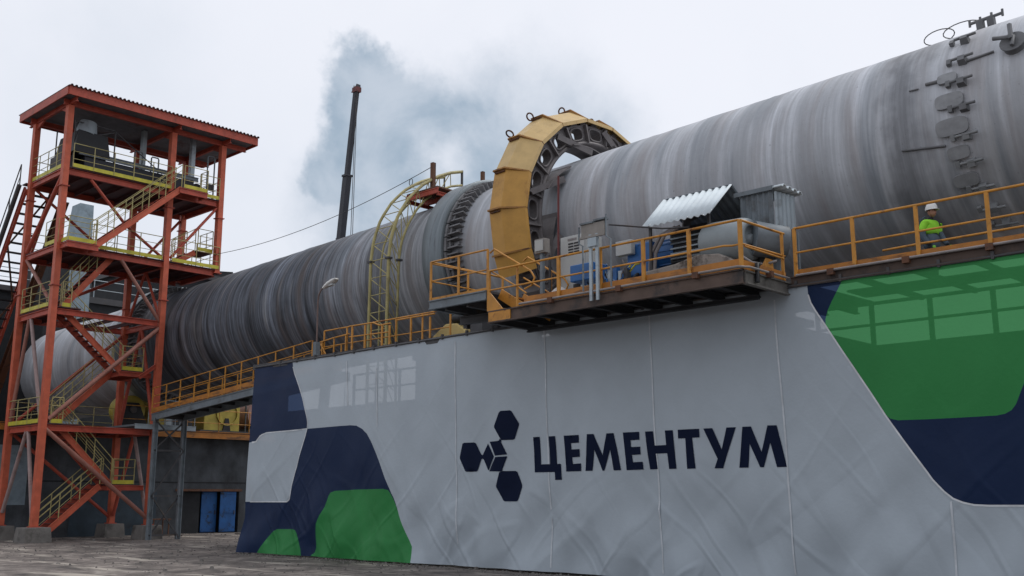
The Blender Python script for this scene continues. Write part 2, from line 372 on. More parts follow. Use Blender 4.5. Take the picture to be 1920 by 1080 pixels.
navyB = zA([(345, 403), (440, 394), (530, 386), (560, 388), (590, 403), (612, 425), (630, 458), (650, 505), (690, 600), (720, 680), (760, 780), (800, 890), (822, 945), (830, 1040), (20, 1020), (30, 800), (60, 738), (255, 739), (266, 722), (278, 640), (305, 530), (335, 440)])
whiteB = zA([(345, 403), (335, 440), (305, 530), (285, 610), (275, 665), (268, 712), (264, 728), (250, 738), (60, 738), (40, 640), (60, 480), (112, 462), (118, 446), (132, 430), (155, 421), (210, 416), (300, 408)])
greenA = zA([(440, 712), (448, 696), (466, 688), (560, 682), (690, 679), (712, 684), (722, 700), (760, 780), (800, 890), (822, 945), (830, 1040), (345, 1020), (350, 985), (366, 972), (375, 950), (380, 900), (390, 840), (405, 800), (425, 760)])
greenS = zA([(110, 1000), (125, 965), (150, 925), (168, 893), (183, 872), (200, 864), (262, 864), (280, 868), (293, 884), (303, 915), (310, 960), (310, 1000)])
navyR = zB([(157, 140), (330, 110), (1500, -100), (1900, 1500), (1150, 1055), (900, 1055), (840, 1052), (795, 1042), (755, 1026), (718, 998), (670, 950), (590, 840), (480, 690), (340, 478), (235, 325), (195, 268), (175, 235), (163, 200)])
greenR = zB([(299, 120), (296, 150), (278, 188), (258, 228), (242, 265), (234, 300), (236, 328), (340, 480), (420, 605), (480, 688), (500, 702), (530, 709), (640, 705), (800, 697), (930, 690), (965, 683), (992, 668), (1010, 644), (1035, 580), (1100, 420), (1220, 120), (1300, -60)])
def cl(P): return chaikin(P, 1)
shapes = [(navyA, 1), (navyB, 1), (whiteB, 0), (greenA, 2), (greenS, 2), (navyR, 1), (greenR, 2)]
LET = [[(465,232),(503,230),(511,380),(562,379),(554,228),(590,226),(599,378),(619,377),(625,464),(591,465),(588,422),(477,424)],
 [(637,224),(721,220),(722,262),(676,265),(679,299),(725,297),(727,339),(682,342),(685,378),(733,375),(734,417),(648,419)],
 [(768,216),(806,215),(852,330),(875,212),(912,210),(954,412),(912,413),(893,300),(860,415),(850,415),(808,300),(797,415),(759,416)],
 [(962,207),(1053,203),(1055,246),(1005,249),(1008,286),(1059,284),(1062,326),(1013,329),(1018,369),(1071,366),(1074,408),(984,412)],
 [(1086,202),(1129,200),(1138,278),(1200,275),(1193,196),(1236,194),(1257,404),(1213,405),(1204,319),(1143,322),(1151,406),(1110,408)],
 [(1264,192),(1385,187),(1388,234),(1347,236),(1369,403),(1322,405),(1308,238),(1267,240)],
 [(1408,186),(1456,184),(1507,300),(1529,180),(1579,178),(1515,402),(1468,402),(1486,350)],
 [(1614,176),(1660,174),(1720,312),(1748,168),(1796,167),(1854,394),(1803,395),(1764,262),(1735,396),(1715,396),(1655,268),(1652,398),(1603,399)]]
LOGO = [[(284,99),(293,89),(345,86),(354,91),(391,156),(391,166),(369,239),(361,246),(303,248),(295,243),(260,181),(259,170)],
 [(92,267),(101,263),(154,261),(163,266),(189,322),(194,329),(200,329),(227,267),(262,338),(237,412),(233,412),(206,354),(199,349),(192,353),(172,415),(164,420),(114,421),(106,417),(78,349),(78,338)],
 [(236,257),(278,253),(286,250),(289,242),(300,246),(298,260),(302,268),(330,326),(267,333)],
 [(269,340),(331,336),(308,405),(308,413),(300,420),(290,419),(240,418)],
 [(306,417),(372,416),(381,421),(410,492),(410,504),(388,575),(380,582),(319,582),(311,577),(276,506),(275,496),(291,425)]]
def inside(P, x, y):
    c = False; j = len(P)-1
    for i in range(len(P)):
        if (P[i][1] > y) != (P[j][1] > y) and x < (P[j][0]-P[i][0])*(y-P[i][1])/(P[j][1]-P[i][1])+P[i][0]: c = not c
        j = i
    return c
def cloth(x, z):
    low = max(0, (3.2-z)/3.2)
    y = .020*sin(x*1.7+z*.4)+.012*sin(x*4.1-z*1.3)+.012*sin(z*2.2+x*.6)
    y += low*(.05*sin(x*1.1+z*2.3)+.05*sin(x*2.9-z*3.1+1)+.035*sin(x*6.1+z*2))-.10*low**2
    # soft vertical bellies between the seams
    y -= .05*sin(pi*max(0, min(1, z/6.3)))*(1+.5*sin(x*.8))
    # diagonal pull creases
    for (x0, z0, sl, wd, am) in ((-17.8, 1.6, -1.1, .10, .05), (-16.2, 1.2, -1.3, .08, .045), (-14.2, 1.5, -.9, .12, .05), (-12.8, 1.7, -1.0, .10, .04), (-20.0, 1.0, .9, .12, .05), (-24.6, 1.4, .7, .10, .04), (-22.1, 1.3, -.8, .1, .035), (-9.5, 2.0, -1.0, .12, .03)):
        d = (z-z0)-sl*(x-x0); al = (x-x0)+sl*(z-z0)
        y -= .75*am*math.exp(-(d/wd/.7)**2)*math.exp(-(al/1.8)**2)
    if x < -30.2: y -= .30*((-30.2-x)/1.25)**1.5*max(0, 1-z/4.5)
    return BY+y
def cdt_mesh(polys_idx, region_polys, off, classify, step):
    pts = []; edges = []
    for P in polys_idx:
        n0 = len(pts)
        Q = []
        for i in range(len(P)):           # split long edges so that they follow the cloth
            a, b = P[i], P[(i+1) % len(P)]; k = max(1, int(hypot(a[0]-b[0], a[1]-b[1])/step))
            Q += [(a[0]+(b[0]-a[0])*j/k, a[1]+(b[1]-a[1])*j/k) for j in range(k)]
        pts += Q; edges += [(n0+i, n0+(i+1) % len(Q)) for i in range(len(Q))]
    x0 = min(p[0] for p in polys_idx[0]); x1 = max(p[0] for p in polys_idx[0]); z0 = min(p[1] for p in polys_idx[0]); z1 = max(p[1] for p in polys_idx[0])
    nx = int((x1-x0)/step); nz = int((z1-z0)/step)
    for i in range(1, nx):
        for j in range(1, nz):
            q = (x0+(x1-x0)*(i+.31*(j % 2))/nx, z0+(z1-z0)*j/nz)
            if inside(polys_idx[0], *q): pts.append(q)
    r = geometry.delaunay_2d_cdt([Vector(p) for p in pts], edges, [], 0, 1e-5)
    V, Fc = r[0], r[2]
    faces = []; mats = []
    for f in Fc:
        cx = sum(V[i].x for i in f)/len(f); cz = sum(V[i].y for i in f)/len(f)
        k = classify(cx, cz)
        if k is None: continue
        faces.append(tuple(f)); mats.append(k)
    return [(v.x, cloth(v.x, v.y)-off, v.y) for v in V], faces, mats
def banner_mat(name, col, thr=.14, tcol=(1, 1, 1), spec=.3):
    m = bpy.data.materials.new(name); m.use_nodes = True; nt = m.node_tree; L = nt.links
    b = nt.nodes['Principled BSDF']; o = nt.nodes['Material Output']; b.inputs['Roughness'].default_value = .45; b.inputs['Specular IOR Level'].default_value = spec
    t = N(nt, 'ShaderNodeNewGeometry')
    n = N(nt, 'ShaderNodeTexNoise'); n.inputs['Scale'].default_value = .7; n.inputs['Detail'].default_value = 6; n.inputs['Roughness'].default_value = .6; L.new(t.outputs['Position'], n.inputs['Vector'])
    mr = N(nt, 'ShaderNodeMapRange'); L.new(n.outputs[0], mr.inputs[0]); mr.inputs[1].default_value = .3; mr.inputs[2].default_value = .7; mr.inputs[3].default_value = .93; mr.inputs[4].default_value = 1.05
    sc = N(nt, 'ShaderNodeVectorMath', operation='SCALE'); sc.inputs[0].default_value = col; L.new(mr.outputs[0], sc.inputs['Scale']); L.new(sc.outputs[0], b.inputs['Base Color'])
    # woven mesh: fine threads
    bp = N(nt, 'ShaderNodeBump'); bp.inputs['Strength'].default_value = .18; bp.inputs['Distance'].default_value = .02
    n2 = N(nt, 'ShaderNodeTexNoise'); n2.inputs['Scale'].default_value = 14; n2.inputs['Detail'].default_value = 3; L.new(t.outputs['Position'], n2.inputs['Vector']); L.new(n2.outputs[0], bp.inputs['Height'])
    # pulled creases running diagonally, stronger towards the loose lower edge
    sz = N(nt, 'ShaderNodeSeparateXYZ'); L.new(t.outputs['Position'], sz.inputs[0])
    hm = N(nt, 'ShaderNodeMapRange'); L.new(sz.outputs[2], hm.inputs[0]); hm.inputs[1].default_value = 4.2; hm.inputs[2].default_value = .2; hm.inputs[3].default_value = .04; hm.inputs[4].default_value = .42
    last = bp.outputs[0]
    for ang, sx_, seed in ((52, 1.0, 0), (-44, .8, 5)):
        r1 = N(nt, 'ShaderNodeMapping', vector_type='TEXTURE'); r1.inputs['Rotation'].default_value = (0, radians(ang), 0); r1.inputs['Location'].default_value = (seed, 0, 0); L.new(t.outputs['Position'], r1.inputs[0])
        r2 = N(nt, 'ShaderNodeMapping'); r2.inputs['Scale'].default_value = (.22, 0, sx_); L.new(r1.outputs[0], r2.inputs[0])
        nn = N(nt, 'ShaderNodeTexNoise'); nn.inputs['Scale'].default_value = 1; nn.inputs['Detail'].default_value = .8; nn.inputs['Distortion'].default_value = .5; L.new(r2.outputs[0], nn.inputs['Vector'])
        ab = N(nt, 'ShaderNodeMath', operation='SUBTRACT'); L.new(nn.outputs[0], ab.inputs[0]); ab.inputs[1].default_value = .5
        a2 = N(nt, 'ShaderNodeMath', operation='ABSOLUTE'); L.new(ab.outputs[0], a2.inputs[0])
        a3 = N(nt, 'ShaderNodeMapRange', interpolation_type='SMOOTHSTEP'); L.new(a2.outputs[0], a3.inputs[0]); a3.inputs[1].default_value = 0; a3.inputs[2].default_value = .07; a3.inputs[3].default_value = 1; a3.inputs[4].default_value = 0
        b2 = N(nt, 'ShaderNodeBump'); b2.inputs['Distance'].default_value = .045; L.new(hm.outputs[0], b2.inputs['Strength']); L.new(a3.outputs[0], b2.inputs['Height']); L.new(last, b2.inputs['Normal']); last = b2.outputs[0]
    L.new(last, b.inputs['Normal'])
    tr = N(nt, 'ShaderNodeBsdfTransparent'); tr.inputs[0].default_value = tuple(tcol)+(1,); mx = N(nt, 'ShaderNodeMixShader'); mx.inputs[0].default_value = thr
    L.new(b.outputs[0], mx.inputs[1]); L.new(tr.outputs[0], mx.inputs[2]); L.new(mx.outputs[0], o.inputs[0])
    return m
BM = [banner_mat('printed_grey_mesh', (.41, .47, .525), .07), banner_mat('printed_navy_mesh', (.011, .024, .068), .05, (.35, .55, 1), .12), banner_mat('printed_green_mesh', (.036, .235, .068), .09, (.35, .95, .45), .15)]
def build_banner():
    root = thing('banner', 'huge light grey mesh banner with navy and green shapes hung along the kiln platform', 'banner', (-16, BY, 0))
    polys = [outline]+[s for s, _ in shapes]
    def cls(x, z):
        if not inside(outline, x, z): return None
        k = 0
        for P, m in shapes:
            if inside(P, x, z): k = m
        return k
    V, Fs, Ms = cdt_mesh(polys, None, 0, cls, .14)
    mb = MB(); mb.add(V, Fs, True); o = mb.build('cloth', BM, root)
    o.data.polygons.foreach_set('material_index', Ms)
    ink = mat('navy_print', (.006, .011, .032), .8, var=.1, bump=0, spec=.1)
    for P in LET:
        Q = zL(P)
        V, Fs, Ms = cdt_mesh([Q], None, .012, lambda x, z: 0 if inside(Q, x, z) else None, .12)
        MB().add(V, Fs, True).build('letter', ink, root)
    em = MB()
    for P in LOGO:
        Q = zL(P)
        V, Fs, Ms = cdt_mesh([Q], None, .012, lambda x, z: 0 if inside(Q, x, z) else None, .12)
        em.add(V, Fs, True)
    em.build('emblem', ink, root)
    # thin pale outlines between the printed shapes, and welded seams
    def strip(P, w, closed=True, off=.008):
        Q = []
        n = len(P)
        for i in range(n if closed else n-1):
            a, b = P[i], P[(i+1) % n]; k = max(1, int(hypot(a[0]-b[0], a[1]-b[1])/.2))
            Q += [(a[0]+(b[0]-a[0])*j/k, a[1]+(b[1]-a[1])*j/k) for j in range(k)]
        Q.append(P[0] if closed else P[-1])
        vs = []; fs = []; ok = []
        for i, q in enumerate(Q):
            a = Q[max(i-1, 0)]; b = Q[min(i+1, len(Q)-1)]; d = (b[0]-a[0], b[1]-a[1]); l = hypot(*d) or 1; nx, nz = -d[1]/l*w/2, d[0]/l*w/2
            vs += [(q[0]+nx, cloth(q[0]+nx, q[1]+nz)-off, q[1]+nz), (q[0]-nx, cloth(q[0]-nx, q[1]-nz)-off, q[1]-nz)]
            ok.append(inside(outline, q[0], q[1]-.02) and inside(outline, q[0], q[1]+.04) and inside(outline, q[0]-.05, q[1]))
        for i in range(len(Q)-1):
            if ok[i] and ok[i+1]: fs.append((2*i, 2*i+1, 2*i+3, 2*i+2))
        return vs, fs
    pale = mat('pale_outline_print', (.62, .65, .68), .5, bump=0)
    for P in (navyA, whiteB, navyR): MB().add(*strip(P, .035)).build('printed_outline', pale, root)
    seam = mat('pale_welded_seam', (.52, .56, .60), .45, bump=0)
    for (a, b) in (((855, 640), (862, 1020)), ((1020, 615), (1038, 1065)), ((1217, 585), (1248, 1075)), ((1450, 545), (1495, 1078)), ((650, 665), (652, 760)), ((708, 690), (709, 800)), ((1786, 940), (1800, 1090))):
        A, B = bpt(*a), bpt(*b)
        B = (B[0], max(B[1], .08)) if B[1] < .5 else B
        mb = MB().add(*strip([A, B], .04, False, .010)); mb.build('seam', seam, root)
    # eyelet hem, top rope
    pts = [(x, cloth(x, 6.3)-.015, np.interp(x, [p[0] for p in outline[:8]], [p[1] for p in outline[:8]])+.015) for x in np.linspace(bl[0], XR, 60)]
    MB().tube(pts, .03, 6).build('top_cord', M['steel'], root)
    for i in range(3, 60, 2):
        MB().box((pts[i][0]-.03, pts[i][1]-.03, pts[i][2]-.05), (pts[i][0]+.03, pts[i][1]+.045, pts[i][2]+.10)).build('clip', M['steel'], root)
build_banner()

# ---------------------------------------------------------------- the kiln
KY, KZ, KS, KR = 26.46, 11.06, .034, 2.68
def kp(X, th, r=KR):            # th in degrees: 0 faces the viewer (-Y), 90 is the top
    t = radians(th); return V3(X-KS*r*sin(t), KY-r*cos(t), KZ+KS*X+r*sin(t))
def onK(px, py, r=KR):
    d = ray(px, py); o = Vector((0, 0, EYE)); ax = V3(1, 0, KS).normalized(); c0 = V3(0, KY, KZ)
    dp = d-ax*d.dot(ax); w = (o-c0)-ax*(o-c0).dot(ax)
    A = dp.dot(dp); B = 2*dp.dot(w); Cc = w.dot(w)-r*r; D = B*B-4*A*Cc
    D = max(D, 0); t = (-B-math.sqrt(D))/(2*A); P = o+d*t
    Xc = P.x; th = math.degrees(atan2(P.z-(KZ+KS*P.x), KY-P.y)); return P.x+KS*(P.z-KZ-KS*P.x), th
def lathe(prof, n=128, mb=None, t0=0, t1=360):
    mb = mb or MB(); full = abs(t1-t0) >= 360; m = n if full else n+1
    vs = [kp(x, t0+(t1-t0)*k/n, r) for x, r in prof for k in range(m)]; fs = []
    for i in range(len(prof)-1):
        for k in range(n):
            a, b = i*m+k, i*m+(k+1) % m
            fs.append((a, a+m, b+m, b))
    return mb.add(vs, fs, True)
def build_kiln():
    root = thing('rotary_kiln', 'giant grey steel rotary kiln tube sloping down behind the platforms', 'kiln', (-25, KY, 6.6))
    rnd = random.Random(3); prof = []
    x = -62.0; seams = [-58.5, -54, -46.6, -43, -39.5, -36, -32.6, -29.6, -27.4, -23.2, -18, -13.8, -8.2, -4, 1]
    prof.append((x, 1.8)); prof.append((x+.001, KR))
    while x < 8:
        x += .12
        r = KR+.004*sin(x*1.9)+.004*sin(x*4.7)
        for s_ in seams:
            d = abs(x-s_)
            if d < .07: r += .012
        if -28.4 < x < -24.2 or -50.5 < x < -47: r += .015
        prof.append((x, r))
    prof += [(8.1, KR), (8.1, .5)]
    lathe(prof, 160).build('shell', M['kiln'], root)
    for (x0, x1, R, chairs) in ((-26.62, -25.62, 3.10, -25.45), (-49.6, -48.6, 3.08, -48.35)):
        ty = lathe([(x0, KR+.08), (x0, R-.03), (x0+.03, R), (x1-.30, R), (x1-.27, R-.012), (x1-.24, R), (x1-.03, R), (x1, R-.03), (x1, R-.22), (x1-.02, KR+.08)], 160).build('riding_ring', M['tyre'], root)
        for k in range(36):
            t = k*10+3; pads = MB()
            def blk(xa, xb, ta, tb, ra, rb):
                P = [kp(xa, ta, ra), kp(xb, ta, ra), kp(xb, tb, ra), kp(xa, tb, ra), kp(xa, ta, rb), kp(xb, ta, rb), kp(xb, tb, rb), kp(xa, tb, rb)]
                pads.hexa(P)
            blk(x1+.06, chairs+.50, t-3.2, t-2.3, KR+.0, KR+.26)
            blk(x1+.06, chairs+.50, t+2.3, t+3.2, KR+.0, KR+.26)
            blk(x1+.16, x1+.26, t-2.6, t+2.6, KR+.0, KR+.20)
            blk(x1+.03, x1+.14, t-4.6, t+4.6, KR+.05, KR+.31)
            blk(chairs+.18, chairs+.42, t-1.0, t+1.0, KR, KR+.10)
            pads.build('retaining_block', M['pads'], root)
    # hatch plates, lugs and welded strips round the near end
    def o2(z): return (1620+z[0]/2.571, z[1]/2.571)
    def plate(px, py, w, h, mat_, name, rnd_=True, thick=.05, tilt=0):
        X, th = onK(px, py); da = math.degrees(1/KR)
        pts = []
        for k in range(20):
            a = 2*pi*k/20; cx = abs(cos(a))**.55*(1 if cos(a) > 0 else -1)*w/2; cz = abs(sin(a))**.55*(1 if sin(a) > 0 else -1)*h/2
            pts.append((X+cx+tilt*cz, th+cz*da))
        vs = [kp(a, t, KR+.015) for a, t in pts]+[kp(a, t, KR+thick) for a, t in pts]; n = len(pts)
        MB().add(vs, [tuple(range(n, 2*n))]+[(i, (i+1) % n, n+(i+1) % n, n+i) for i in range(n)]).build(name, mat_, root)
    for z, w, h in (((405, 385), .46, .26), ((415, 490), .66, .36), ((428, 612), .74, .40), ((460, 733), .50, .30), ((497, 862), .56, .32)):
        plate(*o2(z), w, h, M['hatch'], 'hatch_plate', thick=.09)
    for z, mm in (((490, 205), 'soot'), ((478, 300), 'soot'), ((475, 402), 'soot'), ((488, 520), 'soot'), ((500, 655), 'lug'), ((525, 780), 'lug'), ((580, 895), 'lug'), ((630, 990), 'lug'), ((690, 1062), 'lug')):
        X, th = onK(*o2(z)); l = MB()
        l.hexa([kp(X-.10, th-2.2, KR-.02), kp(X+.10, th-2.2, KR-.02), kp(X+.10, th+2.2, KR-.02), kp(X-.10, th+2.2, KR-.02), kp(X-.08, th-1.5, KR+.17), kp(X+.08, th-1.5, KR+.17), kp(X+.08, th+1.5, KR+.17), kp(X-.08, th+1.5, KR+.17)])
        l.tube([kp(X-.24, th+.8, KR+.13), kp(X+.28, th+.8, KR+.15)], .035, 6)
        l.hexa([kp(X-.36, th-.8, KR+.02), kp(X-.26, th-.8, KR+.02), kp(X-.26, th+2.4, KR+.02), kp(X-.36, th+2.4, KR+.02), kp(X-.36, th-.8, KR+.12), kp(X-.26, th-.8, KR+.12), kp(X-.26, th+2.4, KR+.12), kp(X-.36, th+2.4, KR+.12)])
        l.build('lug', M[mm], root)
    def strip(a, b, r=.03):
        A, B = onK(*o2(a)), onK(*o2(b))
        MB().tube([kp(A[0]+(B[0]-A[0])*t, A[1]+(B[1]-A[1])*t, KR+.03) for t in np.linspace(0, 1, 8)], r, 6).build('welded_bar', M['soot'], root)
    strip((500, 297), (628, 252)); strip((185, 727), (395, 703)); strip((300, 412), (355, 398), .045); strip((220, 443), (265, 432), .02)
    # round manhole and the brackets with their guard hoops on top
    X, th = onK(*o2((728, 222))); mh = MB()
    mh.tube([kp(X, th, KR-.02), kp(X, th, KR+.14)], .25, 20); mh.tube([kp(X, th, KR+.14), kp(X, th, KR+.17)], .29, 20)
    mh.tube([kp(X-.40, th+3, KR+.28), kp(X+.05, th+1, KR+.24), kp(X+.02, th-4, KR+.24)], .05, 6); mh.tube([kp(X-.05, th+9, KR+.3), kp(X, th, KR+.24)], .06, 6)
    mh.build('manhole', M['soot'], root)
    for (px, py) in ((1826, 52), (1846, 44)):
        X, th = onK(px, py+4); b = MB()
        for s_ in (0,):
            c = kp(X, 78, KR); up_ = V3(0, -.2, 1).normalized()
            b.bar(c-up_*.05, c+up_*.26, .2, .16, (1, 0, 0)); b.tube([c+V3(-.27, 0, .28), c+V3(.27, 0, .32)], .04, 6)
            b.tube([c+V3(-.27, 0, .20), c+V3(-.27, 0, .38)], .035, 6); b.tube([c+V3(.27, 0, .24), c+V3(.27, 0, .42)], .035, 6)
        b.build('top_bracket', M['soot'], root)
    hp = MB()
    for X, w in ((-9.35, .50), (-8.75, .62)):
        hp.tube([kp(X, 84, KR+.1)+V3(w*.8*cos(a), 0, .20*sin(a)+.2) for a in np.linspace(0, 2*pi, 20)], .015, 5)
    hp.build('wire_hoop', M['steel'], root)
build_kiln()

# girth gear: toothed ring on spring plates (its own thing: it turns inside the fixed guard)
GX = -21.0
def build_gear():
    root = thing('girth_gear', 'large grey girth gear with oval openings round the kiln inside its guard', 'gear', (GX, KY, 6.6))
    # web of the ring with oval holes: sectors built as quads with a hole
    mb = MB(); ns = 22; x0, x1 = GX-.32, GX+.02; Ri, Ro = 3.22, 3.82
    ds = 360/ns
    for k in range(ns):
        tc_ = k*ds+4; rc = (Ri+Ro)/2
        m = 24
        outer = []; hole = []
        for j in range(m):
            a = 2*pi*j/m; ca, sa = cos(a), sin(a)
            q = max(abs(ca), abs(sa)); outer.append((tc_+ds/2*ca/q, rc+(Ro-Ri)/2*sa/q))
            hole.append((tc_+ds*.32*abs(ca)**.7*(1 if ca > 0 else -1), rc+.21*abs(sa)**.7*(1 if sa > 0 else -1)))
        for xx, fl in ((x1, 0), (x0, 1)):
            vs = [kp(xx, *q) for q in outer]+[kp(xx, *q) for q in hole]
            mb.add(vs, [((j, (j+1) % m, m+(j+1) % m, m+j) if not fl else (j, m+j, m+(j+1) % m, (j+1) % m)) for j in range(m)])
        vs = [kp(x1, *q) for q in hole]+[kp(x0, *q) for q in hole]
        mb.add(vs, [(j, (j+1) % m, m+(j+1) % m, m+j) for j in range(m)])
        # raised rim round the opening and a rib between openings
        mb.tube([kp(x1+.02, *hole[j % m]) for j in range(m+1)], .035, 5, cap=False)
        mb.hexa([kp(x1-.01, tc_+ds/2-.5, Ri), kp(x1+.13, tc_+ds/2-.5, Ri), kp(x1+.13, tc_+ds/2+.5, Ri), kp(x1-.01, tc_+ds/2+.5, Ri), kp(x1-.01, tc_+ds/2-.5, Ro), kp(x1+.13, tc_+ds/2-.5, Ro), kp(x1+.13, tc_+ds/2+.5, Ro), kp(x1-.01, tc_+ds/2+.5, Ro)])
    mb.build('web', M['gear'], root)
    lathe([(x0-.002, Ri-.07), (x1+.08, Ri-.07), (x1+.08, Ri+.03), (x0-.002, Ri+.03), (x0-.002, Ri-.07)], 88).build('inner_rim', M['gear'], root)
    # teeth: alternating radii
    n = 176; prof = []
    vs = []; fs = []
    for i, xx in enumerate((GX-.75, GX-.02)):
        for k in range(n):
            rr = 3.97 if (k // 2) % 2 else 3.83
            vs.append(kp(xx, 360*k/n, rr))
    fs = [(k, (k+1) % n, n+(k+1) % n, n+k) for k in range(n)]
    vs += [kp(GX-.02, 360*k/n, 3.74) for k in range(n)]; fs += [(n+k, n+(k+1) % n, 2*n+(k+1) % n, 2*n+k) for k in range(n)]
    MB().add(vs, fs).build('toothed_rim', M['gear'], root)
    # tangential spring plates from the ring down to the shell
    for k in range(9):
        t = k*40+14
        P = [kp(GX-.10, t, Ri+.28), kp(GX-.10, t+7, Ri+.05), kp(GX-.10, t+33, KR+.12), kp(GX-.10, t+29, KR+.02)]
        a = kp(GX-.12, t+2, Ri+.10); 
        s_ = MB(); w = .30
        q = 10; top = [kp(GX-.05, t+3+28*i/q, Ri+.02-(Ri-KR-.05)*min(1, i/q*1.1)) for i in range(q+1)]
        vs = []; 
        for p in top:
            nrm = (p-V3(p.x, KY, KZ+KS*p.x)).normalized()
            vs += [p+V3(.42, 0, 0), p+V3(-.42, 0, 0), p+V3(-.42, 0, 0)+nrm*.04, p+V3(.42, 0, 0)+nrm*.04]
        fs = []
        for i in range(q):
            for j in range(4): fs.append((4*i+j, 4*i+(j+1) % 4, 4*i+4+(j+1) % 4, 4*i+4+j))
        s_.add(vs, fs+[(0, 1, 2, 3)]).build('spring_plate', M['gear'], root)
        arm = MB()
        arm.bar(kp(GX+.10, t-2, Ri+.5), kp(GX+.42, t+16, KR+.10), .10, .20); arm.build('bracket_arm', M['gear'], root)
build_gear()

M['flange'] = mat('rusty_yellow_flange', (.36, .18, .05), .65, dirt=(.13, .06, .03), damt=.6, dscale=5)
def build_guard():
    root = thing('gear_guard', 'yellow segmented sheet metal arch guard over the girth gear', 'machine guard', (GX, KY, 7))
    angs = [-25, -15.6, 2.8, 20.5, 39, 58.5, 78.5, 98.5, 117, 135, 155, 175]
    xl, xr0, xr = -21.95, -21.45, -20.82; Rt, Re = 4.42, 3.93
    for i in range(len(angs)-1):
        a, b = angs[i], angs[i+1]; g = .12; mb = MB()
        def sec(t, grow=0):
            return [kp(xl, t, Re), kp(xl, t, Rt+grow), kp(xr0, t, Rt+grow), kp(xr, t, Re+.10), kp(xr, t, Re-.02), kp(xr-.03, t, Re-.02), kp(xr-.03, t, Re+.07), kp(xr0-.03, t, Rt-.03), kp(xl+.03, t, Rt-.03), kp(xl+.03, t, Re)]
        A = sec(a+g); B = sec(b-g); n = len(A)
        mb.add(A+B, [(k, (k+1) % n, n+(k+1) % n, n+k) for k in range(n)]+[tuple(range(n))[::-1], tuple(range(n, 2*n))])
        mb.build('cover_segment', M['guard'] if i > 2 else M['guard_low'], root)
        # flange joint with bolts
        fl = MB(); A = sec(b-.35, .10); B = sec(b+.35, .10)
        fl.add(A+B, [(k, (k+1) % n, n+(k+1) % n, n+k) for k in range(n)]+[tuple(range(n))[::-1], tuple(range(n, 2*n))])
        fj = fl.build('flange_joint', M['flange'], root)
        if i > 0:
            bo = MB()
            for k in range(7):
                x = xl+.1+(xr0-xl-.15)*k/6
                bo.tube([kp(x, b-1.0, Rt), kp(x, b-1.0, Rt+.05)], .028, 6)
            bo.build('bolts', M['rust'], fj)
    for a in (41, 57.5, 79.5, 99):
        c = kp(xr0-.45, a, Rt+.16); d = kp(xr0-.45, a, Rt+.5)-c; d.normalize(); tdir = V3(1, 0, 0)
        MB().tube([c+(tdir*cos(q)+d*sin(q))*.13 for q in np.linspace(0, 2*pi, 16)], .028, 6, cap=False).build('lifting_eye', M['rust'], root)
build_guard()

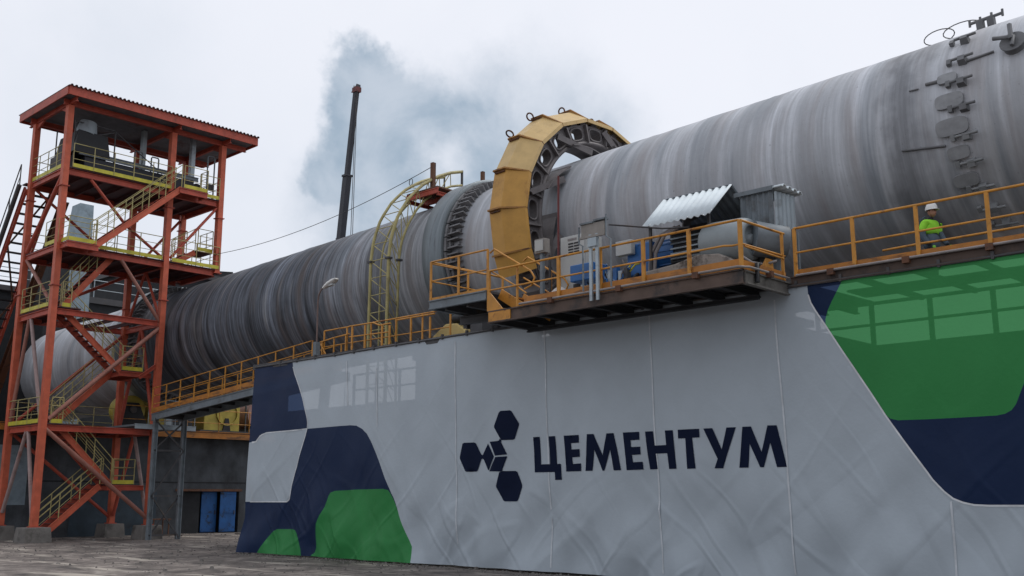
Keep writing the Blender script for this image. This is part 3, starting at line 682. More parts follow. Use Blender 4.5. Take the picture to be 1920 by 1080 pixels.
# ---------------------------------------------------------------- red access tower
XA, XC, XO = -45.0, -48.6, -44.15           # front face, rear face, outer edge of the cantilevered stair
YA, YB, YE = 18.4, 23.45, 26.15
Z1, Z2, Z3, Z4, ZR = 4.95, 10.0, 12.8, 16.3, 19.15
ZL, ZM = 2.42, 7.52                           # half landings
def build_tower():
    root = thing('stair_tower', 'tall orange red steel stair tower with lime yellow railings and a flat canopy roof', 'tower', ((XA+XC)/2, 21.5, 0))
    red, orr = M['red'], M['orange_red']
    for (x, y, z0, top) in ((XA, YA, .62, ZR), (XA, YB, .62, ZR), (XA, YE, Z3-.2, ZR), (XC, YA, .62, ZR), (XC, YB, .62, ZR), (XC, YE, Z3-.2, ZR)):
        c = MB(); h = .16
        c.bar((x, y, z0), (x, y, top), .30, .26, (0, 1, 0))
        o = c.build('column', orr if False else M['orange_red'], root)
        for z in (z0+.02, Z2+.9, Z4-.9):
            if z > z0: MB().box((x-.2, y-.2, z-.02), (x+.2, y+.2, z+.02)).build('splice_plate', M['red'], o)
    def beam(p, q, w=.14, h=.26, m=red, name='beam'): return MB().ibeam(p, q, w, h).build(name, m, root)
    for z, ye in ((Z1-.2, YB), (Z2-.22, YB), (Z3-.2, YE), (Z4-.2, YE)):
        for x in (XA, XC): beam((x, YA+.18, z), (x, ye-.18, z))
        ys = [YA, YB]+([YE] if ye == YE else [])
        for y in ys: beam((XA-.2, y, z+.01), (XC+.2, y, z+.01))
        for y in np.arange(YA+1, ye-.5, 1.0): beam((XA-.1, y, z+.02), (XC+.1, y, z+.02), .08, .16, M['dark_red'], 'joist')
    # decks (chequer plate)
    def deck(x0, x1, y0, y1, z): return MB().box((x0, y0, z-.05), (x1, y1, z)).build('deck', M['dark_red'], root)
    deck(XA+.14, XC-.14, YA-.05, YE+.1, Z4)
    deck(XC-.6, XC-.16, YA-.2, YB, Z4-.01)
    deck(XO, XA+.14, 23.5, 24.95, Z4-.002)
    deck(XA+.14, XC-.14, YA-.05, YE+.1, Z3); deck(XO, XA+.14, 18.45, 19.75, Z3-.002)
    deck(XA+.1, XC-.14, YA-.05, 19.6, Z2)
    deck(XA+.1, XC-.14, YA-.05, 20.0, Z1); deck(XC+1.6, XC-.14, 20.0, YB, Z1)
    deck(XA-.3, XA-2.4, 21.85, 22.85, ZM); deck(XA-.3, XA-2.4, 21.7, 22.8, ZL)
    for (y0, y1, z) in ((21.85, 22.85, ZM), (21.7, 22.8, ZL)):
        beam((XA-.34, y0-.1, z-.16), (XA-.34, YB-.15, z-.16), .12, .22); beam((XA-2.4, y0-.1, z-.16), (XA-2.4, YB-.15, z-.16), .12, .22)
        for y in (y0+.05, y1-.05): beam((XA-.4, y, z-.17), (XA-2.35, y, z-.17), .1, .18)
    beam((XO+.02, 18.4, Z3-.17), (XO+.02, 19.8, Z3-.17), .10, .26); beam((XO+.02, 23.5, Z4-.17), (XO+.02, 24.95, Z4-.17), .10, .26)
    for y in (18.45, 19.7): beam((XO, y, Z3-.18), (XA+.15, y, Z3-.18), .1, .22)
    for y in (23.55, 24.9): beam((XO, y, Z4-.18), (XA+.15, y, Z4-.18), .1, .22)
    beam((XA, YA+.18, ZM-.25), (XA, YA+.9, ZM-.25), .1, .16) if False else None
    # stairs
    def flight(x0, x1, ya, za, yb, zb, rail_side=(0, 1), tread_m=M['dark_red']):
        """from (ya,za) bottom to (yb,zb) top, between planes x0 (near) and x1"""
        fr = MB().ibeam((x0, ya, za-.08), (x0, yb, zb-.08), .08, .26).build('stringer', orr, root)
        MB().ibeam((x1, ya, za-.08), (x1, yb, zb-.08), .08, .26).build('stringer', red, root)
        n = max(3, round((zb-za)/.21))
        for k in range(1, n):
            t = k/n; y = ya+(yb-ya)*t; z = za+(zb-za)*t
            MB().box((x0-.045, y-.12, z-.03), (x1+.045, y+.12, z)).build('tread', tread_m, fr)
        L = hypot(yb-ya, zb-za)
        for i, x in enumerate((x0, x1)):
            if i not in rail_side: continue
            nr = max(2, round(L/1.1))
            rl = MB()
            for h in (1.0, .72, .42): rl.tube([(x, ya, za+h+.12), (x, yb, zb+h+.12)], .020 if h > .9 else .013, 6)
            h_ = rl.build('handrail', M['rail_lime'], root)
            for k in range(nr+1):
                t = k/nr; y = ya+(yb-ya)*t; z = za+(zb-za)*t
                MB().bar((x, y, z), (x, y, z+1.12), .04, .03).build('post', M['rail_lime'], h_)
    flight(XO-.02, XA+.20, 19.66, Z3, 23.6, Z4)                      # outer flight to the top deck
    flight(XA-.35, XA-1.2, 18.85, Z2, 21.1, Z3)
    flight(XA-.35, XA-1.2, 21.85, ZM, 19.0, Z2)
    flight(XA-.5, XA-1.4, 19.0, Z1+.5, 21.9, ZM) if False else flight(XA-1.45, XA-2.3, 19.3, Z1, 21.9, ZM)
    flight(XA-.35, XA-1.2, 21.75, ZL, 19.2, Z1)
    flight(XA-.35, XA-1.2, 18.7, .12, 21.25, ZL)
    flight(XA-.35, XA-1.2, 23.9, Z3, 25.15, Z3+.85); deck(XA-.2, XA-1.4, 25.15, 26.0, Z3+.85)
    # toe boards and deck railings: lime toe boards, dull rails
    def rl(pts, toe=.17, h=1.1, mids=(.35, .67), sp=1.0):
        railing(root, pts, h, sp, M['rail_lime'], toe, M['lime'], mids, .019, .045)
    rl([(XA+.2, 18.65, Z4), (XA+.2, 23.4, Z4)]); rl([(XA+.1, 18.35, Z4), (XC-.1, 18.35, Z4)], sp=.9)
    rl([(XO, 23.72, Z4), (XO, 24.95, Z4), (XA+.15, 24.95, Z4)]); rl([(XA+.16, 25.0, Z4), (XA+.16, 26.0, Z4)])
    rl([(XA+.05, YE+.12, Z4), (XC-.1, YE+.12, Z4)]); rl([(XC-.14, 18.4, Z4), (XC-.14, YE, Z4)])
    rl([(XA+.13, 18.3, Z3), (XA+.0, 18.3, Z3), (XA-1.2, 18.3, Z3)]); rl([(XO, 19.7, Z3), (XO, 18.45, Z3), (XA+.12, 18.45, Z3)], mids=(.3, .6, .8))
    rl([(XA+.17, 19.85, Z3), (XA+.17, 23.2, Z3)]); rl([(XA+.17, 23.7, Z3), (XA+.17, 26.2, Z3), (XA-3.4, 26.2, Z3)])
    rl([(XC-.1, 18.4, Z3), (XC-.1, 26, Z3)])
    rl([(XA-.25, 18.3, Z2), (XC+.4, 18.3, Z2)]); rl([(XA+.05, 18.75, Z2), (XA+.05, 19.15, Z2)], sp=.5); rl([(XC-.1, 18.4, Z2), (XC-.1, 19.6, Z2)])
    rl([(XA-.25, 18.3, Z1), (XC-.1, 18.3, Z1)]); rl([(XC-.1, 18.4, Z1), (XC-.1, YB-.2, Z1)]); rl([(XA+.05, 18.7, Z1), (XA+.05, 19.2, Z1)], sp=.5)
    rl([(XA-.3, 21.85, ZM), (XA-.3, 22.85, ZM), (XA-2.3, 22.85, ZM)]); rl([(XA-.3, 21.78, ZL), (XA-.3, 22.8, ZL), (XA-2.3, 22.8, ZL)])
    rl([(XA-.2, 25.2, Z3+.85), (XA-.2, 26.0, Z3+.85), (XA-1.4, 26.0, Z3+.85)], sp=.8)
    # braces (tubes)
    def br(p, q, m='pipe_red', r=.085, n='brace'): return MB().tube([p, q], r, 10).build(n, M[m], root)
    br((XA+.02, YA+.1, Z1-.25), (XA+.02, YB-.1, .95), 'pipe_red', .10); br((XA+.02, YA+.2, Z1+.15), (XA+.02, YB-.1, Z2-.45), 'pipe_red', .10)
    br((XA, 21.3, Z3-.3), (XA, YB-.1, Z2-.1)); br((XA, 19.6, Z4-.35), (XA, 21.4, Z3+1.35), 'red', .07); br((XA, 21.4, Z3+1.35), (XA, YB-.1, Z3+.1), 'red', .07)
    br((XA, YE-.15, Z4-.4), (XA, YB+.25, Z3+.2), 'red', .07); br((XC, YE-.15, Z4-.4), (XC, YB+.25, Z3+.2), 'red', .07)
    br((XC, YA+.1, Z1-.25), (XC, YB-.1, .95), 'red', .08); br((XC, YA+.2, Z1+.15), (XC, YB-.1, Z2-.45), 'red', .08); br((XC, YA+.2, Z2), (XC, YB-.2, Z3-.3), 'red', .08); br((XC, YB-.1, Z3), (XC, YA+.2, Z4-.3), 'red', .07)
    br((XA-1.4, YA, Z1-.3), (XA-.25, YA, .95), 'pale_pipe'); br((XA-1.6, YA, Z1-.3), (XC+.15, YA, 1.2), 'pale_pipe')
    br((XA-2.2, YA, Z2-.35), (XA-.3, YA, Z1+.2), 'pale_pipe'); br((XA-2.4, YA, Z2-.35), (XC+.1, YA, Z1+.2), 'pipe_red')
    br((XC+.3, YA, Z3-.3), (XA-.3, YA, Z2+.2), 'pipe_red'); br((XA-.1, YA, Z4-.3), (XC+.2, YA, Z3+.1), 'red', .10)
    br((XA-1.8, YB, Z1-.3), (XA-.2, YB, 1.0), 'pale_pipe'); br((XA-1.9, YB, Z1-.3), (XC+.2, YB, 1.0), 'red'); br((XA-1.8, YB, Z2-.3), (XA-.2, YB, Z1+.2), 'red'); br((XA-1.9, YB, Z2-.3), (XC+.2, YB, Z1+.2), 'red')
    br((XA-1.8, YB, Z3-.3), (XA-.2, YB, Z2+.1), 'red', .07); br((XA-1.9, YB, Z3-.3), (XC+.2, YB, Z2+.1), 'red', .07)
    beam((XA, YB-.9, ZM-.32), (XA, YB-.1, ZM+.3), .1, .16)
    # roof: corrugated sheet on a frame with a deep fascia
    r0x, r1x, r0y, r1y = -44.2, -49.5, 17.95, 27.6
    for x in (XA, XC): MB().ibeam((x, r0y+.15, ZR+.13), (x, r1y-.15, ZR+.13), .14, .24).build('roof_beam', red, root)
    for y in (YA, YB, YE):
        MB().ibeam((r0x-.1, y, ZR+.15), (r1x+.1, y, ZR+.15), .12, .22).build('roof_beam', red, root)
        for x, s_ in ((XA, -1), (XC, 1)): MB().prism([(x+s_*.13, y-.04, ZR), (x+s_*.9, y-.04, ZR+.02), (x+s_*.13, y-.04, ZR-.3)], (0, .08, 0)).build('haunch', red, root)
    fa = MB(); zt = ZR+.62; zb = ZR+.22
    fa.box((r0x, r0y, zb), (r0x+.05, r1y, zt)); fa.build('fascia', red, root)
    MB().box((r1x-.05, r0y, zb), (r1x, r1y, zt)).build('fascia', red, root)
    MB().box((r1x, r0y-.05, zb), (r0x, r0y, zt-.03)).build('fascia', red, root); MB().box((r1x, r1y, zb), (r0x, r1y+.05, zt-.03)).build('fascia', red, root)
    sh = MB(); n = 48*6; vs = []
    for i in range(n+1):
        y = r0y-.06+(r1y-r0y+.12)*i/n; z = zt+.035+.035*(1 if (i//3) % 2 else -1)*(1)
        vs += [(r0x+.12, y, z), (r1x-.12, y, z)]
    fs = [(2*i, 2*i+2, 2*i+3, 2*i+1) for i in range(n)]
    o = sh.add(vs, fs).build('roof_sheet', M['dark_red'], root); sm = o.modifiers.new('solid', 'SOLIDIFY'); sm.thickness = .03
    MB().box((r0x-.06, r0y+.05, ZR+.33), (r1x+.06, r1y-.05, ZR+.36)).build('ceiling_sheet', mat('dark_grey_ceiling_sheet', (.15, .15, .165), .7, dirt=(.11, .05, .045), damt=.4), root)
build_tower()
# concrete footings: things standing under the legs
for i, (x, y, lab, w) in enumerate(((XA, YA, 'square concrete footing under the nearest leg of the red tower', .52), (XA, YB, 'concrete footing under the right leg of the red tower beside the trestle', .46), (XC, YA, 'concrete footing under the far left leg of the red tower at the photo edge', .46), (XC, YB, 'concrete footing under the middle rear leg of the red tower', .46))):
    o = MB().hexa([(x-w-.06, y-w-.06, -.02), (x+w+.06, y-w-.06, -.02), (x+w+.06, y+w+.06, -.02), (x-w-.06, y+w+.06, -.02), (x-w, y-w, .62), (x+w, y-w, .62), (x+w, y+w, .62), (x-w, y+w, .62)]).build('footing', M['concrete'], None, bevel=.03)
    tag(o, lab, 'footing', 'concrete footings of the tower')

# ---------------------------------------------------------------- things on the tower's top deck
def top_gear():
    r = thing('conveyor', 'black belt conveyor with a steel frame along the top deck of the red tower', 'conveyor', (-46.8, 22, Z4))
    MB().box((-45.6, 19.5, Z4+.3), (-47.4, 25.0, Z4+.88)).build('bed', M['boom'], r)
    MB().ibeam((-45.55, 19.2, Z4+1.0), (-45.55, 25.2, Z4+1.0), .1, .2).build('side_frame', M['galv_dk'], r); MB().ibeam((-47.7, 19.2, Z4+.92), (-47.7, 25.2, Z4+.92), .1, .2).build('side_frame', M['galv_dk'], r)
    for y in (19.6, 21.4, 23.2, 24.9):
        for x in (-46.0, -47.6): MB().box((x-.05, y-.05, Z4), (x+.05, y+.05, Z4+.36)).build('leg', M['steel'], r)
    MB().tube([(-45.8, 25.3, Z4+.6), (-47.8, 25.3, Z4+.6)], .3, 20).build('tail_drum', M['black'], r)
    r = thing('drive_unit', 'black drive housing with a grey hood on the left end of the top deck', 'machine', (-46.6, 19.3, Z4))
    MB().hexa([(-45.45, 18.9, Z4+1.0), (-45.45, 20.6, Z4+1.0), (-47.6, 20.6, Z4+.9), (-47.6, 18.9, Z4+.9), (-45.5, 19.1, Z4+2.05), (-45.5, 20.45, Z4+2.0), (-47.5, 20.45, Z4+2.0), (-47.5, 19.1, Z4+2.05)]).build('housing', M['black'], r)
    MB().tube([(-45.95, 19.6, Z4+2.0), (-45.95, 19.7, Z4+2.62)], .5, 14, r2=.38).build('hood', M['galv'], r)
    MB().box((-46.0, 18.6, Z4+.35), (-47.2, 19.2, Z4+.9)).build('gearbox', M['steel'], r)
    MB().box((-45.9, 18.9, Z4), (-47.5, 20.6, Z4+.35)).build('base_frame', M['galv_dk'], r)
    fr = MB()
    for y in (19.0, 20.9): fr.bar((-45.7, y, Z4), (-45.7, y, Z4+2.5), .05, .05); fr.bar((-47.7, y, Z4), (-47.7, y, Z4+2.5), .05, .05)
    fr.bar((-45.7, 19, Z4+1.2), (-47.7, 19, Z4+1.25), .05, .05); fr.bar((-45.7, 19, Z4+2.47), (-45.7, 20.9, Z4+2.47), .05, .05); fr.bar((-45.7, 19, Z4+1.6), (-45.7, 20.9, Z4+2.4), .04, .04); fr.bar((-45.7, 20.9, Z4+2.47), (-47.7, 20.9, Z4+2.47), .05, .05)
    fr.build('frame', M['steel'], r)
    for i, (y, x, lab) in enumerate(((22.3, -46.1, 'narrow grey hoop frame left of the first sheet post on the top deck'), (23.3, -46.4, 'narrow grey hoop frame between the sheet posts on the top deck'), (25.75, -45.35, 'narrow grey hoop frame with a switch box beside the right tower leg'))):
        h = thing('hoop_frame', lab, 'frame', (x, y, Z4), 'hoop frames on the top deck')
        hz = 1.9 if i < 2 else 2.3
        MB().tube([(x, y-.19, Z4), (x, y-.19, Z4+hz-.06), (x, y-.15, Z4+hz), (x, y+.15, Z4+hz), (x, y+.19, Z4+hz-.06), (x, y+.19, Z4)], .036, 6).build('hoop', M['galv_dk'], h)
        MB().box((x-.08, y-.12, Z4+.55), (x+.08, y+.12, Z4+.85)).build('switch_box', M['steel'], h)
    for y, x, lab in ((22.75, -46.6, 'left ribbed grey sheet post between the top deck and the roof'), (25.0, -45.9, 'right ribbed grey sheet post between the top deck and the roof')):
        o = MB().bar((x, y, Z4), (x, y, ZR+.32), .26, .2, (0, 1, 0)).build('cable_duct', M['galv'], None); tag(o, lab, 'cable duct', 'ribbed sheet posts on the top deck')
    for (p, q, nm) in (((-45.8, 20.95, Z4+2.45), (-45.6, 23.3, Z4+.9), 'dark steel strut running down from the drive frame'),):
        tag(MB().tube([p, q], .025, 6).build('stay_rod', M['steel']), nm, 'strut')
top_gear()

# ---------------------------------------------------------------- inclined conveyor gallery at the far left
def gallery():
    r = thing('conveyor_gallery', 'rusty inclined open conveyor gallery with rungs climbing to the red tower from the left', 'gallery', (-56, 18.6, 0))
    def g(t, y, dz=0): return V3(-48.85-t, y, Z4-.25-t*1.38+dz)
    T = 10.5
    for y in (18.25, 19.45): MB().ibeam(g(0, y), g(T, y), .12, .30).build('side_girder', M['red'], r)
    MB().ibeam(g(0, 20.1, -.2), g(T, 20.1, -.2), .3, .45).build('lower_girder', M['rust'], r)
    st = MB()
    for k in range(34):
        t = .15+k*.30; MB().box((g(t, 17.6).x-.13, 18.31, g(t, 0).z-.05), (g(t, 17.6).x+.13, 19.39, g(t, 0).z)).build('step', M['black'], r)
    MB().tube([g(0, 17.95, 1.1), g(T, 17.95, 1.1)], .03, 6).build('handrail', M['steel'], r); MB().tube([g(0, 17.95, .55), g(T, 17.95, .55)], .02, 6).build('handrail', M['steel'], r)
    for k in range(8):
        t = k*1.05; MB().bar(g(t, 17.95), g(t, 17.95, 1.1), .04, .04).build('post', M['steel'], r)
    MB().tube([g(0, 17.95, .1), g(T, 17.95, .1)], .10, 10).build('pipe', M['steel'], r)
    for k in range(6):
        a, b = g(k*1.7, 18.3, -.12), g(k*1.7+1.7, 19.4, -.12)
        MB().tube([a, b] if k % 2 else [V3(a.x, 19.4, a.z), V3(b.x, 18.3, b.z)], .05, 6).build('brace', M['rust'], r)
    for t in (5.0, 9.5):
        for y in (18.25, 19.45): MB().bar(g(t, y, -.2), (g(t, y).x, y, 0), .2, .2).build('leg', M['rust'], r)
gallery()

# ---------------------------------------------------------------- far dark buildings, silo
def far_things():
    def zat(px, py, X): return onX(px, py, X)
    a = zat(150, 556, -66); b = zat(255, 566, -66)
    r = thing('conveyor_house', 'long sooty dark building behind the left end of the kiln', 'building', (-70, 28, 0))
    MB().box((-66, 19.3, 0), (-76, 45, a.z)).build('wall', M['dark'], r)
    MB().box((-65.8, 19.0, a.z-.35), (-76.2, 45.2, a.z+.05)).build('roof_edge', M['steel'], r)
    railing(r, [(-66.2, 19.4, a.z+.05), (-66.2, 44, a.z+.05)], 1.2, 2, M['galv'], 0, None, (.5,), .03, .06)
    for y in (22, 26, 30): MB().bar((-68, y, a.z), (-68, y, a.z+3), .35, .35, (0, 1, 0)).build('stub_column', M['steel'], r)
    r2 = thing('crusher_building', 'black cluttered building with a lattice wall at the left photo edge', 'building', (-62, 14, 0))
    zt = onX(20, 592, -58).z
    MB().box((-58, 8, 0), (-65, 18.6, zt)).build('wall', M['dark'], r2)
    MB().box((-57.8, 7.8, zt-.25), (-65.2, 18.8, zt)).build('roof_edge', M['steel'], r2)
    l = MB()
    for k in range(14):
        y = 12+k*.48
        l.bar((-57.85, y, zt-3), (-57.85, y, zt-.3), .06, .06)
    for z in (zt-3, zt-1.7, zt-.6): l.bar((-57.8, 12, z), (-57.8, 18.5, z), .1, .1)
    for k in range(6): l.bar((-57.78, 12+k, zt-3), (-57.78, 13+k, zt-1.7), .05, .05)
    l.build('lattice', M['steel'], r2)
    MB().box((-57.9, 15.6, .9), (-57.8, 17.9, 4.3)).build('sheet_door', M['silo'], r2)
    # plinth wall and low wall under the left of the tower
    # silo: tapering blue grey sheet chute with a collar
    c = onX(133, 470, -66); r3 = thing('feed_chute', 'tapering blue grey sheet metal chute behind the red tower', 'chute', (-66, c.y, 0))
    zt = onX(150, 385, -66).z
    MB().hexa([(-65, c.y-1.0, 8.5), (-65, c.y+1.2, 8.5), (-67, c.y+1.2, 8.5), (-67, c.y-1.0, 8.5), (-65.4, c.y+.1, zt), (-65.4, c.y+1.0, zt), (-66.6, c.y+1.0, zt), (-66.6, c.y+.1, zt)]).build('hopper', M['silo'], r3)
    MB().box((-65.1, c.y-.8, 3), (-67.1, c.y+1.0, 8.5)).build('lower_casing', M['silo'], r3)
    for z in (8.5, 11): MB().box((-64.9, c.y-1.1, z-.08), (-67.3, c.y+1.3, z+.08)).build('flange', M['galv_dk'], r3)
    for y in (c.y-.7, c.y+.9): MB().box((-65.2, y-.1, 0), (-65.4, y+.1, 3)).build('leg', M['steel'], r3)
    # dark roofs far beyond the kiln, right of the tower
    r4 = thing('far_shed', 'dark shed roof just showing above the kiln right of the red tower', 'shed', (-72, 44, 0))
    p0, p1 = onX(355, 522, -70), onX(437, 510, -70)
    MB().hexa([(-70, p0.y-4, 0), (-70, p1.y, 0), (-78, p1.y, 0), (-78, p0.y-4, 0), (-70, p0.y-4, p0.z+.3), (-70, p1.y, p1.z), (-78, p1.y, p1.z), (-78, p0.y-4, p0.z+.3)]).build('wall', M['dark'], r4)
    MB().box((-69.7, p0.y-4.3, p0.z+.1), (-78.4, p1.y+.4, p0.z+.45)).build('roof', M['steel'], r4)
    # vertical dark vessel behind the left of the tower
    r5 = thing('preheater_duct', 'soot black upright duct behind the left side of the red tower', 'duct', (-64, 24.0, 0))
    q = onX(100, 500, -64)
    MB().box((-63, q.y-.7, 5), (-64.8, q.y+.6, 16.0)).build('casing', M['dark'], r5)
    MB().box((-62.8, q.y-.9, 13.0), (-65.0, q.y+.8, 13.3)).build('flange', M['rust'], r5)
    for s_ in (-.8, .5): MB().box((-63.1, q.y+s_-.1, 0), (-63.3, q.y+s_+.1, 5)).build('leg', M['rust'], r5)
far_things()

# ---------------------------------------------------------------- concrete pier with the blue doors
def pier():
    r = thing('kiln_pier', 'grimy grey concrete wall under the kiln behind the red tower with blue doors', 'wall', (-51, 27, 0))
    X0 = -49.9
    # wall pieces round the door opening (y 27.7..31.1, z 0..2.15)
    MB().box((X0, 17.6, 0), (X0-6, 27.6, 5.0)).build('wall', M['pier'], r)
    MB().box((X0, 31.15, 0), (X0-6, 44, 5.0)).build('wall', M['pier'], r)
    MB().box((X0-.002, 27.6, 2.15), (X0-6, 31.15, 5.0)).build('wall', M['pier'], r)
    MB().box((X0-1.5, 27.6, 0), (X0-1.6, 31.15, 2.15)).build('recess', M['dark'], r)
    MB().box((X0+.09, 17.5, 4.98), (X0-6, 44.1, 5.12)).build('coping', M['pier'], r)
    MB().box((X0+.03, 27.4, 2.14), (X0-.1, 31.3, 2.26)).build('lintel', M['rust'], r)
    MB().box((X0+.012, 17.6, 2.55), (X0-.05, 44, 2.62)).build('joint', M['dark'], r)
    MB().box((X0+.02, 18.0, 1.5), (X0-.1, 19.9, 4.2)).build('panel', M['silo'], r)
    MB().box((X0+.02, 22.0, 0), (X0-.1, 26.4, 2.1)).build('gate_panel', mat('dark_blue_grey_panel', (.035, .055, .075), .7, dirt=(.03, .03, .033), damt=.5), r)
    for (y0, y1, dx) in ((29.1, 30.0, -.25), (30.06, 31.0, .0)):
        d = MB().box((X0-.05+dx, y0, .04), (X0-.10+dx, y1, 2.12)).build('door', M['door_blue'], r)
        MB().box((X0-.04+dx, y1-.12, .95), (X0-.0+dx, y1-.08, 1.15)).build('handle', M['steel'], d)
        fr = MB()
        for z in (.08, 1.02, 2.0): fr.box((X0-.03+dx, y0+.03, z), (X0-.052+dx, y1-.03, z+.07))
        fr.build('door_rib', M['door_blue'], d)
    MB().box((X0-.3, 27.7, 0), (X0-.36, 29.0, 2.1)).build('sheet_panel', M['dark'], r)
    # deck edge channel, orange
    e = thing('pier_walkway', 'orange edged walkway with a thin railing along the top of the grimy pier wall', 'walkway', (X0+.3, 27, 5.1))
    MB().box((X0+.75, 17.6, 5.13), (X0-5.5, 44, 5.2)).build('deck', M['rust'], e)
    MB().ibeam((X0+.72, 17.6, 5.02), (X0+.72, 44, 5.02), .12, .36, .03).build('edge_beam', M['amber_deck'], e)
    railing(e, [(X0+.7, 23.8, 5.2), (X0+.7, 43.9, 5.2)], 1.1, 1.9, M['amber'], 0, None, (.4,), .02, .04)
    # support roller and bearing in dirty yellow
    q = thing('roller_housing', 'dirty yellow roller housing under the kiln seen below the sloping bridge', 'machine', (X0-.5, 30, 5.2))
    MB().prism([(X0-.1, 28.85, 5.2), (X0-.1, 31.0, 5.2), (X0-.1, 31.0, 6.75), (X0-.1, 30.7, 7.05), (X0-.1, 29.5, 7.05), (X0-.1, 28.85, 6.1)], (-1.2, 0, 0)).build('casing', M['roller_y'], q, bevel=.04)
    MB().tube([(X0-.06+.56*0, 30.2+.62*cos(a_), 6.25+.62*sin(a_)) for a_ in np.linspace(0, 2*pi, 30)], .035, 6, cap=False).build('wheel_rim', M['roller_y'], q)
    MB().prism([(X0-.04, 29.95, 5.25), (X0-.04, 30.45, 5.25), (X0-.04, 30.3, 6.0), (X0-.04, 30.1, 6.0)], (-.05, 0, 0)).build('oil_stain_plate', M['black'], q)
    MB().bar((X0+.0, 31.3, 5.2), (X0+.0, 31.3, 7.3), .07, .07).build('frame_post', M['steel'], q)
    MB().box((X0+.15, 28.5, 5.2), (X0-1.5, 32.6, 5.32)).build('bed_plate', M['steel'], q)
    q = thing('support_roller', 'dirty yellow support roller half hidden behind the tower railings', 'roller', (X0-.5, 24.8, 5.2)); y = 24.8
    MB().tube([(X0-.1, y, 6.15), (X0-1.1, y, 6.15)], .72, 32).build('roller', M['roller_y'], q)
    MB().tube([(X0+.12, y, 6.15), (X0-1.3, y, 6.15)], .18, 14).build('axle', M['steel'], q)
    MB().hexa([(X0+.05, y-.9, 5.2), (X0+.05, y+.9, 5.2), (X0-.08, y+.9, 5.2), (X0-.08, y-.9, 5.2), (X0+.05, y-.3, 6.5), (X0+.05, y+.3, 6.5), (X0-.08, y+.3, 6.5), (X0-.08, y-.3, 6.5)]).build('bearing_bracket', M['black'], q)
    MB().box((X0-.15, y+.95, 5.2), (X0-1.2, y+1.9, 6.7)).build('cover_box', M['roller_y'], q)
    t = thing('roller_motor', 'rust pink drum casing beside the yellow roller at the banner edge', 'machine', (X0-.6, 32.35, 5.3))
    MB().tube([(X0-.1, 32.35, 6.3), (X0-1.6, 32.35, 6.3)], .85, 24).build('casing', mat('pinkish_primer', (.30, .17, .15), .6, dirt=(.38, .30, .28), damt=.5), t)
    MB().box((X0-.1, 31.6, 5.33), (X0-1.6, 33.2, 5.5)).build('base', M['steel'], t)
    # a few grey boxes and pipes on the pier beside the tower
    u = thing('hydraulic_cabinet', 'grey hydraulic cabinet on the pier behind the stair tower railings', 'cabinet', (X0-.8, 26.8, 5.2))
    MB().box((X0-.3, 26.3, 5.2), (X0-1.2, 27.2, 6.5)).build('body', M['galv_dk'], u); MB().box((X0-.27, 26.4, 5.35), (X0-.31, 27.1, 6.4)).build('door', M['galv'], u)
pier()

# ---------------------------------------------------------------- sloping bridge from the tower to the platform, and its trestle
def bridge():
    r = thing('access_bridge', 'sloping grey steel bridge with amber railings between the red tower and the banner', 'bridge', (-40, 23.4, 5.8))
    A, Bm, Bt = V3(-44.3, 22.95, 5.55), V3(-36.0, 22.95, 6.22), V3(-31.6, 22.95, 6.5)
    w = V3(0, 1.3, 0)
    for o_ in (V3(0, 0, 0), w): MB().ibeam(A+o_+V3(0, 0, -.17), Bt+o_+V3(0, 0, -.17), .10, .30).build('girder', M['galv_dk'], r)
    MB().bar((A+Bt)/2+(A-Bt)/2+w/2+V3(0, 0, .0), (A+Bt)/2+(Bt-A)/2+w/2+V3(0, 0, .0), 1.3, .03).build('deck', M['steel'], r)
    for k in range(12):
        t = (k+.5)/12; p = lerp(A, Bt, t)+V3(0, 0, -.12); MB().ibeam(p, p+w, .06, .12).build('cross_member', M['steel'], r)
    for o_ in (V3(0, -.02, .02), w+V3(0, .02, .02)): railing(r, [A+o_, Bt+o_+V3(-.6, 0, 0)], 1.12, 1.25, M['amber'], .20, M['amber_deck'], (.34, .67), .024, .055)
    s = thing('trestle', 'dark grey lattice trestle carrying the sloping bridge beside the tower', 'trestle', (-43.6, 23.6, 0))
    X1, X2 = -43.9, -43.3
    for y in (22.95, 24.35): MB().ibeam((X1, y, 0), (X1, y, 5.35), .16, .20, .025, (0, 1, 0)).build('leg', M['galv_dk'], s)
    zs = [.1, 1.9, 3.9, 5.2]
    for i in range(3):
        MB().bar((X1, 22.95, zs[i]+(0 if i else .1)), (X1, 24.35, zs[i]+(0 if i else .1)), .06, .08).build('strut', M['steel'], s)
        a, b = (22.95, 24.35) if i % 2 else (24.35, 22.95)
        MB().bar((X1+.06, a, zs[i]), (X1+.06, b, zs[i+1]), .05, .06).build('diagonal', M['steel'], s)
        if i != 1: MB().bar((X1-.06, b, zs[i]), (X1-.06, a, zs[i+1]), .05, .06).build('diagonal', M['steel'], s)
    MB().bar((X1, 22.95, 5.38), (X1, 24.35, 5.38), .14, .12).build('head_beam', M['steel'], s)
    # grey walkway at the foot of the bridge, level with the tower's first deck
    t = thing('link_platform', 'small light grey landing with stepped pale rails joining the tower to the bridge', 'platform', (-46, 24, 5.0))
    MB().box((-44.6, 22.4, 5.0), (-49.0, 25.3, 5.08)).build('deck', M['galv_dk'], t)
    MB().ibeam((-44.55, 22.3, 4.98), (-44.55, 25.3, 4.98), .08, .22).build('edge_channel', M['galv'], t)
    railing(t, [(-44.5, 23.7, 5.05), (-44.5, 25.2, 5.05), (-49, 25.2, 5.05)], 1.15, .9, M['galv'], 0, None, (.35, .68), .02, .04)
bridge()

